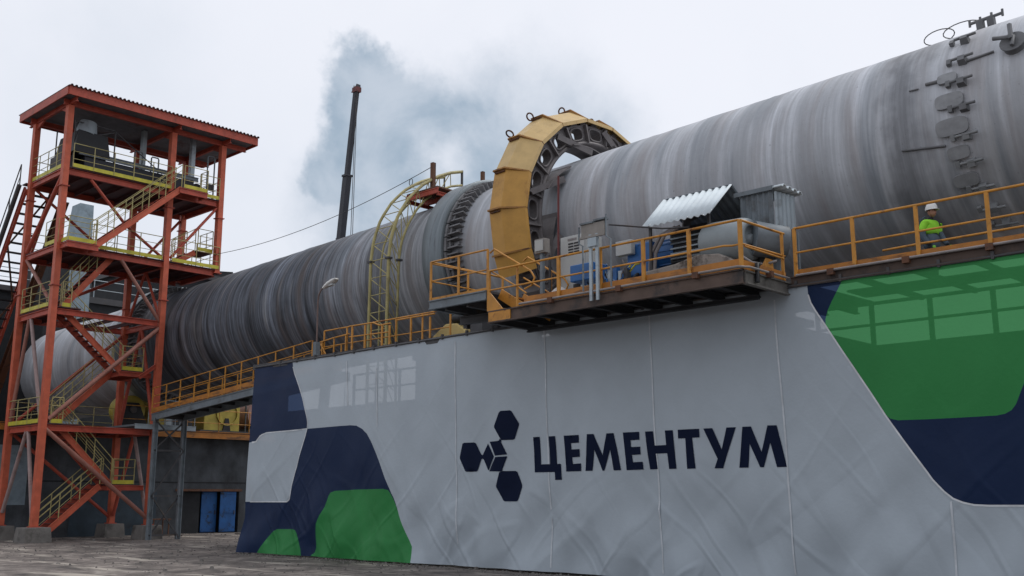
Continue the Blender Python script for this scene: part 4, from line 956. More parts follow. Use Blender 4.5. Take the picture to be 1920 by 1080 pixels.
# ---------------------------------------------------------------- hidden support walls behind the banner (seen dimly through its mesh)
XPL, XPR = onY(797, 700, 22).x, onY(1437, 600, 22).x
def under():
    r = thing('support_wall', 'dark low concrete wall behind the banner mesh with a thin railing on its top', 'wall', (-16, 24.6, 0))
    MB().box((-36.5, 24.3, 0), (XPL, 24.9, 5.25)).build('wall', M['dark'], r)
    MB().box((XPR, 24.3, 0), (3, 24.9, 5.5)).build('wall', M['dark'], r)
    railing(r, [(-31.5, 24.4, 5.25), (XPL-.1, 24.4, 5.25)], 1.15, 1.3, M['steel'], 0, None, (.5,), .04, .10)
    railing(r, [(XPR+.1, 24.4, 5.5), (2, 24.4, 5.5)], 1.05, 1.5, M['steel'], 0, None, (.5,), .045, .11)
    p = thing('drive_pier', 'dark concrete pier under the gear and machinery platform', 'pier', ((XPL+XPR)/2, 24, 0))
    MB().box((XPL, 21.6, 0), (-19.6, 30, 6.1)).build('wall', M['dark'], p); MB().box((-19.6, 21.65, 0), (XPR, 30, 6.05)).build('wall', M['dark'], p)
    MB().box((XPL-.05, 21.5, 6.1), (XPR+.1, 24.2, 6.27)).build('cap', M['dark'], p)
    for x in (-18.4, -16.1, -13.9, -12.3): MB().bar((x, 22.2, 6.16), (x, 22.2, 6.3), .25, .25, (0, 1, 0)).build('stub', M['dark'], p)
under()

# ---------------------------------------------------------------- platforms
def scaff(root, pts, z, r=.028):                  # loose tube run along an edge with dark clamps
    MB().tube([V3(x, y, z) for x, y in pts], r, 6).build('edge_tube', M['hose'], root)
    for i in range(len(pts)-1):
        a, b = V3(*pts[i], z), V3(*pts[i+1], z); n = int((b-a).length/1.55)
        for k in range(n):
            p = lerp(a, b, (k+.5)/n); MB().box((p.x-.07, p.y-.05, p.z-.10), (p.x+.07, p.y+.06, p.z+.03)).build('clamp', M['rust'], root)
def platforms():
    # right hand walkway
    w = thing('kiln_walkway', 'long amber railed walkway above the green and navy end of the banner', 'walkway', (-6, 22, 6.5))
    MB().box((-10.75, 20.02, 6.44), (-1.0, 21.1, 6.5)).build('deck', M['steel'], w); MB().box((-10.75, 22.6, 6.56), (-1.0, 23.6, 6.60)).build('inner_deck', M['steel'], w)
    MB().ibeam((-10.75, 20.0, 6.40), (-1.0, 20.0, 6.40), .10, .22, .02).build('edge_beam', mat('rust_brown_channel', (.085, .06, .05), .8, dirt=(.04, .035, .035), damt=.6), w)
    for x in np.arange(-10.6, -1, 1.2): MB().ibeam((x, 20.1, 6.33), (x, 23.6, 6.39), .07, .12).build('cross_beam', M['steel'], w)
    MB().box((-10.9, 19.96, 6.275), (-1.0, 20.0, 6.325)).build('banner_batten', M['steel'], w)
    X0 = -10.63; px = [onY(q, 440, 20).x for q in (1489, 1599, 1720, 1856)]
    for i, x in enumerate(px+[px[-1]+1.35, px[-1]+2.7]):
        MB().bar((x, 20, 6.5), (x, 20, 7.57), .075, .045).build('post', M['amber'], w)
    MB().tube([(X0, 20, 7.57), (-1, 20, 7.58)], .028).build('top_rail', M['amber'], w)
    MB().tube([(X0, 20, 7.03), (-1, 20, 7.05)], .022).build('mid_rail', M['amber'], w)
    MB().box((X0, 20.02, 6.5), (-1, 20.035, 6.66)).build('toe_board', M['amber_deck'], w)
    scaff(w, [(-10.6, 19.93), (-1, 19.93)], 6.52)
    MB().tube([onY(1655, 470, 21), onY(1725, 457, 21), onY(1770, 450, 21), onY(1920, 424, 21)], .025).build('far_rail', M['amber'], w)
    for a, b, c, d in ((1803, 456, 1833, 449), (1852, 447, 1892, 439), (1838, 462, 1857, 459)):
        pass
    # left hand walkway behind the banner top
    l = thing('left_walkway', 'amber railed walkway behind the banner top between the bridge and the lattice arch', 'walkway', (-27, 22, 6.45))
    MB().box((-31.6, 20.05, 6.29), (-20.4, 21.1, 6.33)).build('deck', M['steel'], l)
    MB().box((-31.6, 20.02, 6.22), (-20.4, 20.05, 6.40)).build('edge_beam', M['steel'], l)
    railing(l, [(-28.9, 21.05, 6.33), (-22.6, 21.05, 6.33)], 1.1, 1.25, M['amber'], .14, M['amber_deck'], (.5,), .024, .055)
    MB().tube([onY(600, 642, 21), onY(624, 634, 21), onY(655, 626, 21)], .026).build('top_rail', M['amber'], l)
    MB().tube([onY(600, 642, 21), onY(612, 668, 21)], .026).build('sloping_rail', M['amber'], l)
    for q in (604, 626, 648): p = onY(q, 650, 21); MB().bar((p.x, 21, 6.35), (p.x, 21, onY(q, 642-(q-600)*.28, 21).z), .05, .03).build('post', M['amber'], l)
    MB().tube([onY(655, 612, 20.8), onY(700, 605, 20.8), onY(712, 610, 20.8), onY(732, 606, 20.8)], .026).build('top_rail', M['amber'], l)
    for q in (660, 684, 716, 730): p = onY(q, 640, 20.8); MB().bar((p.x, 20.8, 6.35), (p.x, 20.8, onY(q, 610, 20.8).z), .07, .04).build('post', M['amber'], l)
    MB().tube([onY(655, 632, 20.8), onY(732, 622, 20.8)], .022).build('mid_rail', M['amber'], l)
    MB().tube([onY(745, 600, 21.0), onY(815, 588, 21.0)], .026).build('top_rail', M['amber'], l)
    for q in (770, 806): p = onY(q, 640, 21.0); MB().bar((p.x, 21.0, 6.33), (p.x, 21.0, onY(q, 594, 21.0).z), .06, .04).build('post', M['amber'], l)
    # machinery platform, cantilevered out over the banner
    m = thing('machinery_platform', 'cantilevered platform with amber railings carrying the drive machinery beside the gear', 'platform', (-14.5, 20, 6.45))
    XL, XR_ = -18.12, -10.85; Y0 = 18.2
    MB().box((XL, Y0, 6.38), (XR_, 23.4, 6.44)).build('deck', M['steel'], m)
    MB().ibeam((XL, Y0, 6.28), (XR_, Y0, 6.28), .12, .30, .03).build('edge_beam', mat('brown_edge_channel', (.12, .085, .07), .8, dirt=(.05, .045, .045), damt=.6), m)
    MB().ibeam((XR_, Y0+.07, 6.27), (XR_, 23.3, 6.27), .12, .28, .03).build('edge_beam', M['concrete'], m)
    MB().ibeam((XL, Y0+.07, 6.27), (XL, 23.3, 6.27), .12, .28, .03).build('edge_beam', M['steel'], m)
    for x in np.arange(XL+.6, XR_, .85): MB().ibeam((x, Y0+.1, 6.26), (x, 23.2, 6.26), .10, .18).build('cross_beam', M['dark'], m)
    for y in (19.3, 20.8): MB().ibeam((XL+.3, y, 6.04), (XR_-.3, y, 6.04), .10, .10).build('carrier_beam', M['dark'], m)
    xs = [onY(q, 470, Y0).x for q in (917, 1047, 1125, 1206, 1292, 1389)]
    for i, x in enumerate(xs): MB().bar((x, Y0, 6.44), (x, Y0, 7.47), .085, .05).build('post', M['amber'], m)
    MB().tube([(xs[0], Y0, 7.47), (xs[-1]-.05, Y0, 7.47), (xs[-1], Y0+.05, 7.47), (xs[-1], 20.0, 7.5)], .027).build('top_rail', M['amber'], m)
    MB().tube([(xs[0], Y0, 6.97), (xs[-1]-.4, Y0, 6.98), (xs[-1]-.2, Y0, 6.95), (xs[-1], Y0+.05, 6.97), (xs[-1], 20.0, 7.0)], .022).build('mid_rail', M['amber'], m)
    MB().tube([(xs[-1]+.03, Y0+.1, 6.92), (xs[-1]+.03, 19.9, 6.92)], .022).build('mid_rail', M['amber'], m)
    MB().box((-16.95, Y0+.02, 6.45), (xs[-1], Y0+.035, 6.66)).build('toe_board', M['amber_deck'], m); MB().box((xs[-1]-.01, Y0+.04, 6.45), (xs[-1]+.005, 20.0, 6.64)).build('toe_board', M['amber_deck'], m)
    MB().bar((xs[-1], 19.9, 6.44), (xs[-1], 19.9, 7.5), .06, .04).build('post', M['amber'], m)
    scaff(m, [(-17.0, Y0-.10), (XR_-.05, Y0-.10), (XR_+.10, Y0+.1), (XR_+.12, 19.85)], 6.47)
    # raised landing at the left with steps
    a = thing('raised_landing', 'small raised landing with amber rails in front of the near riding ring', 'landing', (-19.3, 19.3, 7.0))
    AL, AR = -20.32, -18.2
    MB().box((AL, Y0, 6.93), (AR, 21.0, 6.99)).build('deck', M['steel'], a)
    MB().ibeam((AL, Y0-.03, 6.86), (AR, Y0-.03, 6.86), .10, .24, .03).build('edge_channel', M['galv_dk'], a); MB().ibeam((AL, Y0+.05, 6.85), (AL, 21, 6.85), .10, .22, .03).build('edge_channel', M['galv_dk'], a)
    for x in (AL+.5, AL+1.3): MB().ibeam((x, Y0+.1, 6.78), (x, 21, 6.78), .08, .2).build('cross_beam', M['steel'], a)
    railing(a, [(AR+.02, Y0, 6.99), (AL, Y0, 6.99), (AL, 20.95, 6.99)], 1.05, 1.1, M['amber'], .06, M['amber'], (.5,), .026, .06)
    MB().tube([(AL, Y0+.0, 8.0), (AL+.02, 20.2, 8.02)], .02).build('mid_rail', M['amber'], a)
    for x, y in ((AL+.15, Y0+1.2), (AL+.9, Y0+1.6), (AR-.2, Y0+1.6)): MB().ibeam((x, y, 6.36), (x, y, 6.75), .14, .14, .02).build('leg', M['steel'], a)
    MB().ibeam((AL+.1, Y0+1.0, 6.55), (AR+.0, Y0+1.2, 6.55), .14, .22).build('carrier_beam', M['steel'], a)
    # steps down and their looping handrails
    s = thing('platform_steps', 'short amber steps with looping handrails between the raised landing and the machinery platform', 'steps', (-17.8, 19, 6.45))
    for y in (18.62, 19.45): MB().bar((-18.15, y, 6.95), (-17.15, y, 6.35), .03, .26).build('stringer', M['amber'], s)
    for k in range(3): MB().box((-18.1+.3*k, 18.64, 6.84-.17*k), (-17.85+.3*k, 19.43, 6.87-.17*k)).build('tread', M['amber_deck'], s)
    for y in (18.25, 19.5):
        MB().tube([(-18.15, y, 7.95), (-18.0, y, 8.03), (-17.2, y, 7.55), (-16.75, y, 7.28), (-16.62, y, 7.10), (-16.72, y, 6.92), (-16.95, y, 6.86)], .024).build('handrail', M['amber'], s)
        MB().tube([(-18.15, y, 7.5), (-17.2, y, 6.95), (-16.9, y, 6.75)], .02).build('mid_rail', M['amber'], s)
        MB().bar((-17.2, y, 6.45), (-17.2, y, 7.5), .05, .04).build('post', M['amber'], s)
    MB().prism([(-18.1, 18.15, 6.15), (-17.35, 18.15, 6.15), (-17.35, 18.15, 6.42), (-17.62, 18.15, 6.45), (-18.1, 18.15, 6.95)], (0, .03, 0)).build('side_plate', M['amber'], s)
    MB().tube([onY(963, 480, 20.4), onY(940, 500, 20.4), onY(955, 478, 20.4), onY(985, 478, 20.4), onY(1012, 520, 20.4)], .024).build('rear_rail', M['amber'], s) if False else MB().tube([(-17.6, 20.6, 7.3), (-17.75, 20.6, 7.95), (-17.5, 20.6, 8.1), (-17.1, 20.6, 8.0), (-16.2, 20.6, 7.35)], .024).build('handrail', M['amber'], s)
platforms()

# ---------------------------------------------------------------- machinery on the platform
def machinery():
    D = 6.45
    r = thing('electrical_cabinet', 'tall pale grey electrical cabinet with vent slots beside the gear guard', 'cabinet', (-16.5, 19.9, D))
    MB().box((-16.95, 19.6, D), (-16.12, 20.25, 8.38)).build('body', M['cabinet'], r, bevel=.012)
    MB().box((-16.93, 19.575, D+.1), (-16.14, 19.597, 8.34)).build('door', M['cabinet'], r, bevel=.006)
    v = MB()
    for i in range(4):
        for j in range(2): v.box((-16.66+.19*j, 19.560, 7.92+.075*i), (-16.50+.19*j, 19.573, 7.955+.075*i))
    v.build('vent', M['black'], r); MB().box((-16.68, 19.560, 8.25), (-16.40, 19.573, 8.30)).build('label_strip', M['hose'], r)
    r = thing('hydraulic_unit', 'blue hydraulic tank with pipes and valves in front of the pale cabinet', 'machine', (-15.8, 19.1, D))
    MB().box((-16.1, 18.95, 7.0), (-15.35, 19.5, 7.42)).build('tank', M['blue'], r, bevel=.03)
    MB().box((-16.1, 18.8, D+.25), (-14.9, 19.6, D+.33)).build('tray', M['galv'], r)
    for x in (-16.0, -15.0):
        for y in (18.9, 19.5): MB().box((x-.03, y-.03, D), (x+.03, y+.03, D+.25)).build('leg', M['steel'], r)
    MB().tube([(-15.75, 18.8, 6.88), (-15.75, 18.8, 6.6)], .09, 12).build('pump', M['black'], r)
    rnd = random.Random(5)
    for k in range(12):
        a = V3(-15.3+rnd.uniform(-.3, .7), 19.2+rnd.uniform(-.3, .2), D+.35); q = [a]
        for _ in range(4): q.append(q[-1]+V3(rnd.uniform(-.18, .2), rnd.uniform(-.1, .1), rnd.uniform(-.02, .22)))
        MB().tube(q, .016+.01*rnd.random(), 6).build('pipe', M[rnd.choice(['hose', 'galv', 'blue', 'steel', 'lime'])], r)
    for k in range(5):
        x = -15.25+.16*k; MB().box((x, 19.15, 6.85+.05*(k % 2)), (x+.11, 19.3, 7.12+.06*(k % 3))).build('valve', M[['steel', 'galv', 'blue', 'galv', 'steel'][k]], r)
    MB().tube([(-16.35, 18.75, 6.62), (-16.12, 18.62, 6.66)], .20, 20).build('filter_cap', M['white'], r)
    r = thing('junction_frame', 'grey switch panel on twin pipe posts standing at the platform railing', 'panel', (-14.6, 18.1, 6.2))
    MB().box((-14.98, 18.06, 7.78), (-14.30, 18.16, 8.06)).build('panel', M['panel'], r)
    MB().box((-15.0, 18.02, 8.06), (-14.62, 18.18, 8.10)).build('cover', M['galv_dk'], r); MB().box((-14.60, 18.02, 8.09), (-14.26, 18.18, 8.13)).build('cover', M['galv_dk'], r)
    MB().box((-15.02, 18.03, 7.72), (-14.28, 18.08, 7.77)).build('bracket', M['panel'], r)
    for x in (-14.72, -14.53): MB().bar((x, 18.08, 6.25), (x, 18.08, 7.8), .075, .05).build('post', M['galv'], r)
    MB().tube([(-15.04, 18.05, 8.02), (-15.04, 18.05, 7.62), (-14.93, 18.05, 7.56), (-14.93, 18.05, 6.5)], .022).build('conduit', M['galv_dk'], r)
    MB().tube([(-14.24, 18.05, 8.2), (-14.24, 18.05, 7.68), (-14.12, 18.05, 7.6), (-14.12, 18.05, 6.5)], .022).build('conduit', M['galv_dk'], r)
    MB().tube([(-14.2, 18.1, 7.95), (-13.3, 18.9, 7.85), (-12.9, 19.4, 7.9)], .022).build('cable', M['steel'], r)
    MB().box((-14.75, 18.0, 7.5), (-14.5, 18.06, 7.7)).build('valve_box', M['galv'], r)
    r = thing('control_box', 'small grey control box on a steel post beside the yellow guard foot', 'control box', (-17.2, 19.2, D))
    MB().box((-17.4, 19.1, 7.95), (-17.05, 19.3, 8.32)).build('box', M['panel'], r, bevel=.01); MB().box((-17.36, 19.07, 8.0), (-17.09, 19.097, 8.28)).build('door', M['cabinet'], r)
    MB().bar((-17.22, 19.2, D), (-17.22, 19.2, 7.95), .09, .09).build('post', M['galv_dk'], r); MB().bar((-17.05, 19.3, D), (-17.05, 19.3, 7.9), .05, .05).build('post', M['steel'], r)
    o = MB().tube([onY(1047, 575, 20.9), onY(1047, 330, 20.9)], .03, 8).build('sensor_pole', mat('red_brown_pole', (.14, .03, .03), .6)); tag(o, 'thin dark red pole rising in front of the gear openings', 'pole')
    # blue gearbox and motor
    r = thing('drive_motor', 'blue drive motor and gearbox with a white terminal box left of the corrugated canopy', 'motor', (-14.5, 20.2, D))
    MB().box((-15.0, 19.8, D+.65), (-14.25, 20.7, 7.9)).build('gearbox', M['blue'], r, bevel=.05)
    MB().tube([(-14.25, 20.2, 7.6), (-13.7, 20.2, 7.6)], .33, 20).build('motor', M['blue'], r)
    rb = MB()
    for k in range(12):
        a = 2*pi*k/12; rb.bar((-14.2, 20.2+.34*cos(a), 7.6+.34*sin(a)), (-13.75, 20.2+.34*cos(a), 7.6+.34*sin(a)), .03, .03)
    rb.build('cooling_ribs', M['blue'], r)
    MB().box((-15.2, 19.62, 7.62), (-14.72, 19.78, 7.98)).build('terminal_box', M['cabinet'], r, bevel=.015)
    MB().box((-15.0, 19.85, D), (-14.5, 20.5, D+.65)).build('pedestal', M['blue'], r); MB().box((-15.5, 19.9, D), (-15.05, 20.3, 7.2)).build('side_plate', M['roller_y'], r)
    MB().tube([(-14.6, 19.7, 7.1), (-14.6, 19.55, 7.0), (-14.6, 19.55, 6.6)], .05, 8).build('oil_filter', M['black'], r)
    for dx in (0, .13):
        MB().tube([(-13.35+dx, 19.5, 8.0), (-13.75+dx, 19.45, 7.85), (-13.98+dx, 19.4, 7.45), (-14.05+dx, 19.4, 6.9)], .045, 8).build('hose', M['hose'], r)
    # canopy of corrugated sheet
    r = thing('corrugated_canopy', 'pale corrugated sheet canopy with a gable over the black drive fan', 'canopy', (-13.3, 20.3, D))
    def sheet(y0, z0, y1, z1, xa0, xb0, xa1, xb1, m):
        n = 10*12; vs = []; d = Vector((0, y1-y0, z1-z0)).normalized(); nn = Vector((0, -d.z, d.y))
        for i in range(n+1):
            t = i/n; h = .022*sin(2*pi*10.5*t)
            a = Vector((xa0+(xb0-xa0)*t, y0, z0))+nn*h; b = Vector((xa1+(xb1-xa1)*t, y1, z1))+nn*h; vs += [a, b]
        o = MB().add(vs, [(2*i, 2*i+2, 2*i+3, 2*i+1) for i in range(n)], True).build('roof_sheet', m, r); q = o.modifiers.new('solid', 'SOLIDIFY'); q.thickness = .012
    sheet(19.2, 8.06, 20.35, 9.0, -14.12, -12.22, -14.28, -12.32, M['roof_sheet']); sheet(21.75, 8.25, 20.36, 9.01, -14.28, -12.35, -14.28, -12.32, M['galv_dk'])
    for x, y, zt in ((-13.95, 19.35, 8.15), (-12.5, 19.6, 8.3), (-13.9, 21.5, 8.3), (-12.5, 21.5, 8.3)): MB().bar((x, y, D), (x, y, zt), .06, .06).build('post', M['steel'], r)
    MB().bar((-14.2, 20.35, 8.93), (-12.4, 20.35, 8.93), .05, .06).build('ridge_beam', M['steel'], r); MB().bar((-14.1, 19.5, 8.22), (-12.4, 19.5, 8.22), .05, .06).build('purlin', M['steel'], r)
    # fan/motor with louvres, drum on plinth
    r = thing('drive_fan', 'dark louvred main motor under the corrugated canopy', 'motor', (-13.4, 20.3, D))
    MB().box((-13.8, 19.9, 7.25), (-12.7, 20.9, 8.1)).build('housing', M['black'], r, bevel=.04)
    for k in range(6): MB().bar((-13.75, 19.87, 7.36+.12*k), (-12.75, 19.87, 7.36+.12*k), .05, .035).build('louvre', M['galv'] if k in (1, 2, 4) else M['galv_dk'], r)
    MB().tube([(-13.5, 20.2, 8.1), (-13.5, 20.2, 8.35), (-13.2, 20.2, 8.45)], .12, 10).build('air_duct', M['steel'], r)
    r = thing('machine_plinth', 'stained concrete plinth under the motor and drum behind the amber railing', 'plinth', (-12.8, 19.8, D))
    MB().prism([(-14.1, 19.2, D), (-11.3, 19.2, D), (-11.3, 19.2, 6.72), (-12.05, 19.2, 7.12), (-12.6, 19.2, 7.18), (-13.2, 19.2, 7.06), (-14.1, 19.2, 7.0)], (0, 1.6, 0)).build('block', M['plinth'], r, bevel=.03)
    r = thing('drum_housing', 'rounded grey drum housing with a recessed end at the right corner of the machinery platform', 'drum', (-12, 19.9, 7.1))
    c = V3(-12.75, 19.85, 7.52); e = V3(-11.55, 19.85, 7.48)
    L = [(0, .30), (.04, .40), (.12, .47), (.25, .50), (1.0, .50), (1.14, .47), (1.2, .40), (1.2, .30), (1.14, .29), (1.12, .12), (1.2, .11), (1.2, .0)]
    vs = []; n = 32; fs = []
    for t, rad in L:
        p = c+(e-c)*(t/1.2)
        vs += [(p.x, p.y+rad*1.05*cos(2*pi*k/n), p.z+rad*sin(2*pi*k/n)) for k in range(n)]
    for i in range(len(L)-1):
        for k in range(n): fs.append((i*n+k, i*n+(k+1) % n, (i+1)*n+(k+1) % n, (i+1)*n+k))
    MB().add(vs, fs, True).build('casing', M['drum'], r)
    MB().tube([(-11.55, 19.85, 7.48), (-11.05, 20.4, 7.4)], .40, 24, r2=.36).build('rear_casing', M['galv_dk'], r)
    MB().tube([(-11.5, 19.3, 6.98), (-11.25, 19.25, 6.80), (-11.0, 19.3, 6.72), (-10.8, 19.5, 6.8)], .03, 6).build('cable', M['hose'], r)
    MB().prism([(-11.1, 19.25, 6.55), (-10.9, 19.25, 6.55), (-10.92, 19.25, 6.85)], (0, .3, 0)).build('foot', M['amber'], r)
    MB().tube([(-10.8, 18.75, 6.6), (-10.78, 18.65, 6.6), (-10.76, 18.6, 6.2)], .05, 8).build('drain_pipe', M['black'], r)
    # grey sheet enclosure on posts
    r = thing('sheet_enclosure', 'narrow grey corrugated sheet enclosure on posts between the two railings', 'enclosure', (-11.5, 20.7, D))
    def wall(p, q, z0, z1, m, n=9):
        p = Vector(p); q = Vector(q); d = (q-p).normalized(); nn = Vector((d.y, -d.x, 0)); vs = []; N_ = n*4
        for i in range(N_+1):
            h = [0, .035, .035, 0][i % 4]; a = p+(q-p)*(i/N_)+nn*h; vs += [a+V3(0, 0, z0), a+V3(0, 0, z1)]
        o = MB().add(vs, [(2*i, 2*i+2, 2*i+3, 2*i+1) for i in range(N_)]).build('wall_sheet', m, r); o.modifiers.new('s', 'SOLIDIFY').thickness = .008
    wall((-12.1, 20.3, 0), (-11.25, 20.3, 0), 6.6, 8.62, M['galv_dk'], 6); wall((-11.22, 20.3, 0), (-11.1, 21.0, 0), 7.6, 8.60, M['galv'], 5)
    MB().box((-12.2, 20.2, 8.62), (-11.2, 20.26, 8.72)).build('roof_edge', M['galv_dk'], r)
    n = 24; vs = []
    for i in range(n+1):
        y = 20.2+.95*i/n; z = 8.69+.03*(1 if (i//3) % 2 else -1)-.02*i/n
        vs += [(-12.2, y, z), (-10.98, y, z)]
    o = MB().add(vs, [(2*i, 2*i+2, 2*i+3, 2*i+1) for i in range(n)]).build('roof_sheet', M['roof_sheet'], r); o.modifiers.new('s', 'SOLIDIFY').thickness = .02
    for x, y in ((-11.2, 20.3), (-11.02, 20.85), (-10.9, 20.5)): MB().bar((x, y, 6.3), (x, y, 7.7), .09, .07).build('post', M['galv_dk'], r)
    # dusty yellow bearing guards left of the platform
    r = thing('roller_guard', 'cream yellow cone shaped roller guard under the raised landing at the banner top', 'machine guard', (-23.3, 21.2, 6.33))
    MB().prism([(-24.0, 21.3, 6.0), (-21.9, 21.3, 6.0), (-22.2, 21.3, 6.75), (-22.6, 21.3, 7.02), (-23.1, 21.3, 7.05), (-23.7, 21.3, 6.7)], (0, .9, 0)).build('cover', M['cream'], r, bevel=.04)
    MB().tube([(-22.9, 21.5, 7.2), (-22.4, 21.5, 7.2)], .14, 12).build('bearing', M['black'], r)
    MB().box((-22.0, 21.3, 6.0), (-21.5, 21.9, 7.3)).build('bracket', M['steel'], r)
    p = thing('red_bundle', 'greasy reddish coupling behind the steps at the foot of the gear', 'machine', (-16.9, 21.6, D))
    MB().tube([(-17.6, 21.7, 6.95), (-16.7, 21.7, 6.95)], .34, 20).build('coupling', mat('greasy_red', (.11, .035, .035), .5, dirt=(.2, .17, .16), damt=.4), p); MB().box((-17.5, 21.3, D), (-16.8, 22.1, 6.7)).build('base', M['steel'], p)
    MB().tube([(-18.6, 21.7, 7.0), (-17.6, 21.7, 7.0)], .2, 16).build('shaft', M['gear'], p)
machinery()

# ---------------------------------------------------------------- lattice arch over the kiln, small red platform, posts
def arch():
    r = thing('lattice_arch', 'tall yellow lattice truss arch bending over the dark half of the kiln', 'arch', (-28.5, 23.3, 6.35))
    out_ = [(23.05, 0), (23.03, 8.3), (23.05, 10.2), (23.15, 11.0), (23.45, 11.85), (23.95, 12.6), (24.55, 13.2), (25.3, 13.7), (26.0, 14.02), (26.6, 14.2)]
    in_ = [(23.52, 0), (23.50, 8.3), (23.52, 10.2), (23.62, 10.85), (23.9, 11.55), (24.3, 12.2), (24.8, 12.75), (25.45, 13.2), (26.05, 13.5), (26.6, 13.65)]
    def dens(P, n=50):
        P = [Vector((0,)+p) for p in P]; L = [0]
        for a, b in zip(P, P[1:]): L.append(L[-1]+(b-a).length)
        res = []
        for k in range(n+1):
            s = L[-1]*k/n; i = max(j for j in range(len(L)) if L[j] <= s+1e-6); i = min(i, len(P)-2)
            t = (s-L[i])/(L[i+1]-L[i]); res.append(P[i]*(1-t)+P[i+1]*t)
        return res
    O, I = dens(out_), dens(in_)
    for (P, x, m, rr) in ((O, -29, 'rail_lime', .055), (O, -28, 'rail_lime', .06), (I, -28, 'rust' if False else 'rail_lime', .045), (I, -29, 'rail_lime', .035)):
        MB().tube([V3(x, p.y, p.z) for p in P], rr, 8).build('chord', M[m], r)
    k = 0
    for i in range(0, 50, 1):
        a, b = (-29, -28) if i % 2 else (-28, -29)
        if i % 2 == 0: MB().tube([V3(-29, O[i].y, O[i].z), V3(-28, O[i].y, O[i].z)], .018, 5, cap=False).build('rung', M['rail_lime'], r)
        if i % 2 == 0 and i < 49: MB().tube([V3(a, O[i].y, O[i].z), V3(b, O[min(i+2, 50)].y, O[min(i+2, 50)].z)], .018, 5, cap=False).build('lacing', M['rail_lime'], r)
        if i % 2 == 0: MB().tube([V3(-28, O[i].y, O[i].z), V3(-28, I[i].y, I[i].z)], .018, 5, cap=False).build('rung', M['rail_lime'], r)
        if i % 2 == 0 and i < 48: MB().tube([V3(-28, I[i].y, I[i].z), V3(-28, O[i+2].y, O[i+2].z)], .018, 5, cap=False).build('lacing', M['rail_lime'], r)
    for x, y in ((-29, 23.05), (-28, 23.05), (-28, 23.52)): MB().box((x-.10, y-.10, 10.15), (x+.10, y+.10, 10.22)).build('joint_plate', M['steel'], r)
    MB().bar((-28, 26.6, 12.9), (-28, 26.6, 14.25), .07, .07).build('end_post', M['steel'], r); MB().bar((-29, 26.6, 12.9), (-29, 26.6, 14.2), .05, .05).build('end_post', M['steel'], r)
    q = thing('top_platform', 'small rusty red platform on top of the kiln beside the lattice arch', 'platform', (-27.9, 25.4, 12.8))
    MB().box((-28.9, 24.6, 12.98), (-27.2, 26.4, 13.04)).build('deck', M['rust'], q)
    for y in (24.6, 25.5, 26.4): MB().ibeam((-28.95, y, 12.86), (-27.15, y, 12.86), .08, .2).build('beam', M['red'], q)
    for x in (-28.9, -27.2): MB().ibeam((x, 24.6, 12.76), (x, 26.4, 12.76), .08, .14).build('beam', M['red'], q)
    o = MB().bar((-28.0, 25.1, 12.8), (-28.0, 25.1, onY(798, 310, 25.1).z), .15, .15, (0, 1, 0)).build('anchor_post', M['rust']); tag(o, 'rusty square post on the red platform with the wire tied to its top', 'post')
    zt = onY(798, 316, 25.1).z; a = V3(-45.0, 26.0, 13.55); b = V3(-28.0, 25.1, zt)
    pts = [lerp(a, b, t)-V3(0, 0, .5*4*t*(1-t)) for t in np.linspace(0, 1, 20)]
    w = thing('wire_rope', 'thin wire rope strung from the red tower to the rusty post over the kiln', 'wire', a)
    MB().tube(pts, .014, 5).build('rope', M['steel'], w)
    p = lerp(pts[17], pts[18], .5); MB().tube([p+V3(.1*cos(t), 0, -.14+.14*sin(t)) for t in np.linspace(0, 2*pi, 10)], .016, 5).build('loop', M['steel'], w)
    c = onY(905, 340, 26.2); o = MB().bar((c.x, 26.2, 12.6), (c.x, 26.2, onY(905, 322, 26.2).z), .12, .12, (0, 1, 0)).build('stub_post', M['rust']); tag(o, 'short dark stub post showing above the riding ring', 'post')
arch()

# ---------------------------------------------------------------- lamp on the banner edge
def lamp():
    x, y = -28.7, 20.6
    r = thing('yard_lamp', 'white yard lamp on a curved thin pole in front of the kiln', 'lamp', (x, y, 6.3))
    MB().bar((x, y, 6.25), (x, y, 6.98), .17, .17, (0, 1, 0)).build('base_post', M['galv_dk'], r)
    MB().tube([(x, y, 6.9), (x-.02, y, 8.35), (x+.02, y, 8.6), (x+.14, y, 8.76), (x+.32, y, 8.84)], .028, 8).build('pole', mat('rusty_lamp_pole', (.17, .12, .11), .6), r)
    h = MB(); d = Vector((.86, 0, .26)).normalized(); a = V3(x+.26, y, 8.80)
    u = Vector((-d.z, 0, d.x)); s = V3(0, 1, 0); sec = []
    prof = [(0, .05, .035), (.10, .08, .06), (.35, .13, .085), (.62, .12, .075), (.78, .07, .04)]
    vs = []
    for t, wd, ht in prof:
        p = a+d*t
        vs += [p+s*wd-u*ht*.5, p+s*wd*.9+u*ht*.6, p+u*ht, p-s*wd*.9+u*ht*.6, p-s*wd-u*ht*.5]
    fs = []
    for i in range(4):
        for j in range(5): fs.append((5*i+j, 5*i+(j+1) % 5, 5*i+5+(j+1) % 5, 5*i+5+j))
    h.add(vs, fs+[(0, 1, 2, 3, 4), (20, 24, 23, 22, 21)], True).build('lamp_head', M['white'], r)
    MB().box((a.x+.32, y-.07, a.z+.02), (a.x+.55, y+.07, a.z+.10)).build('lens', M['lamp'], r)
lamp()

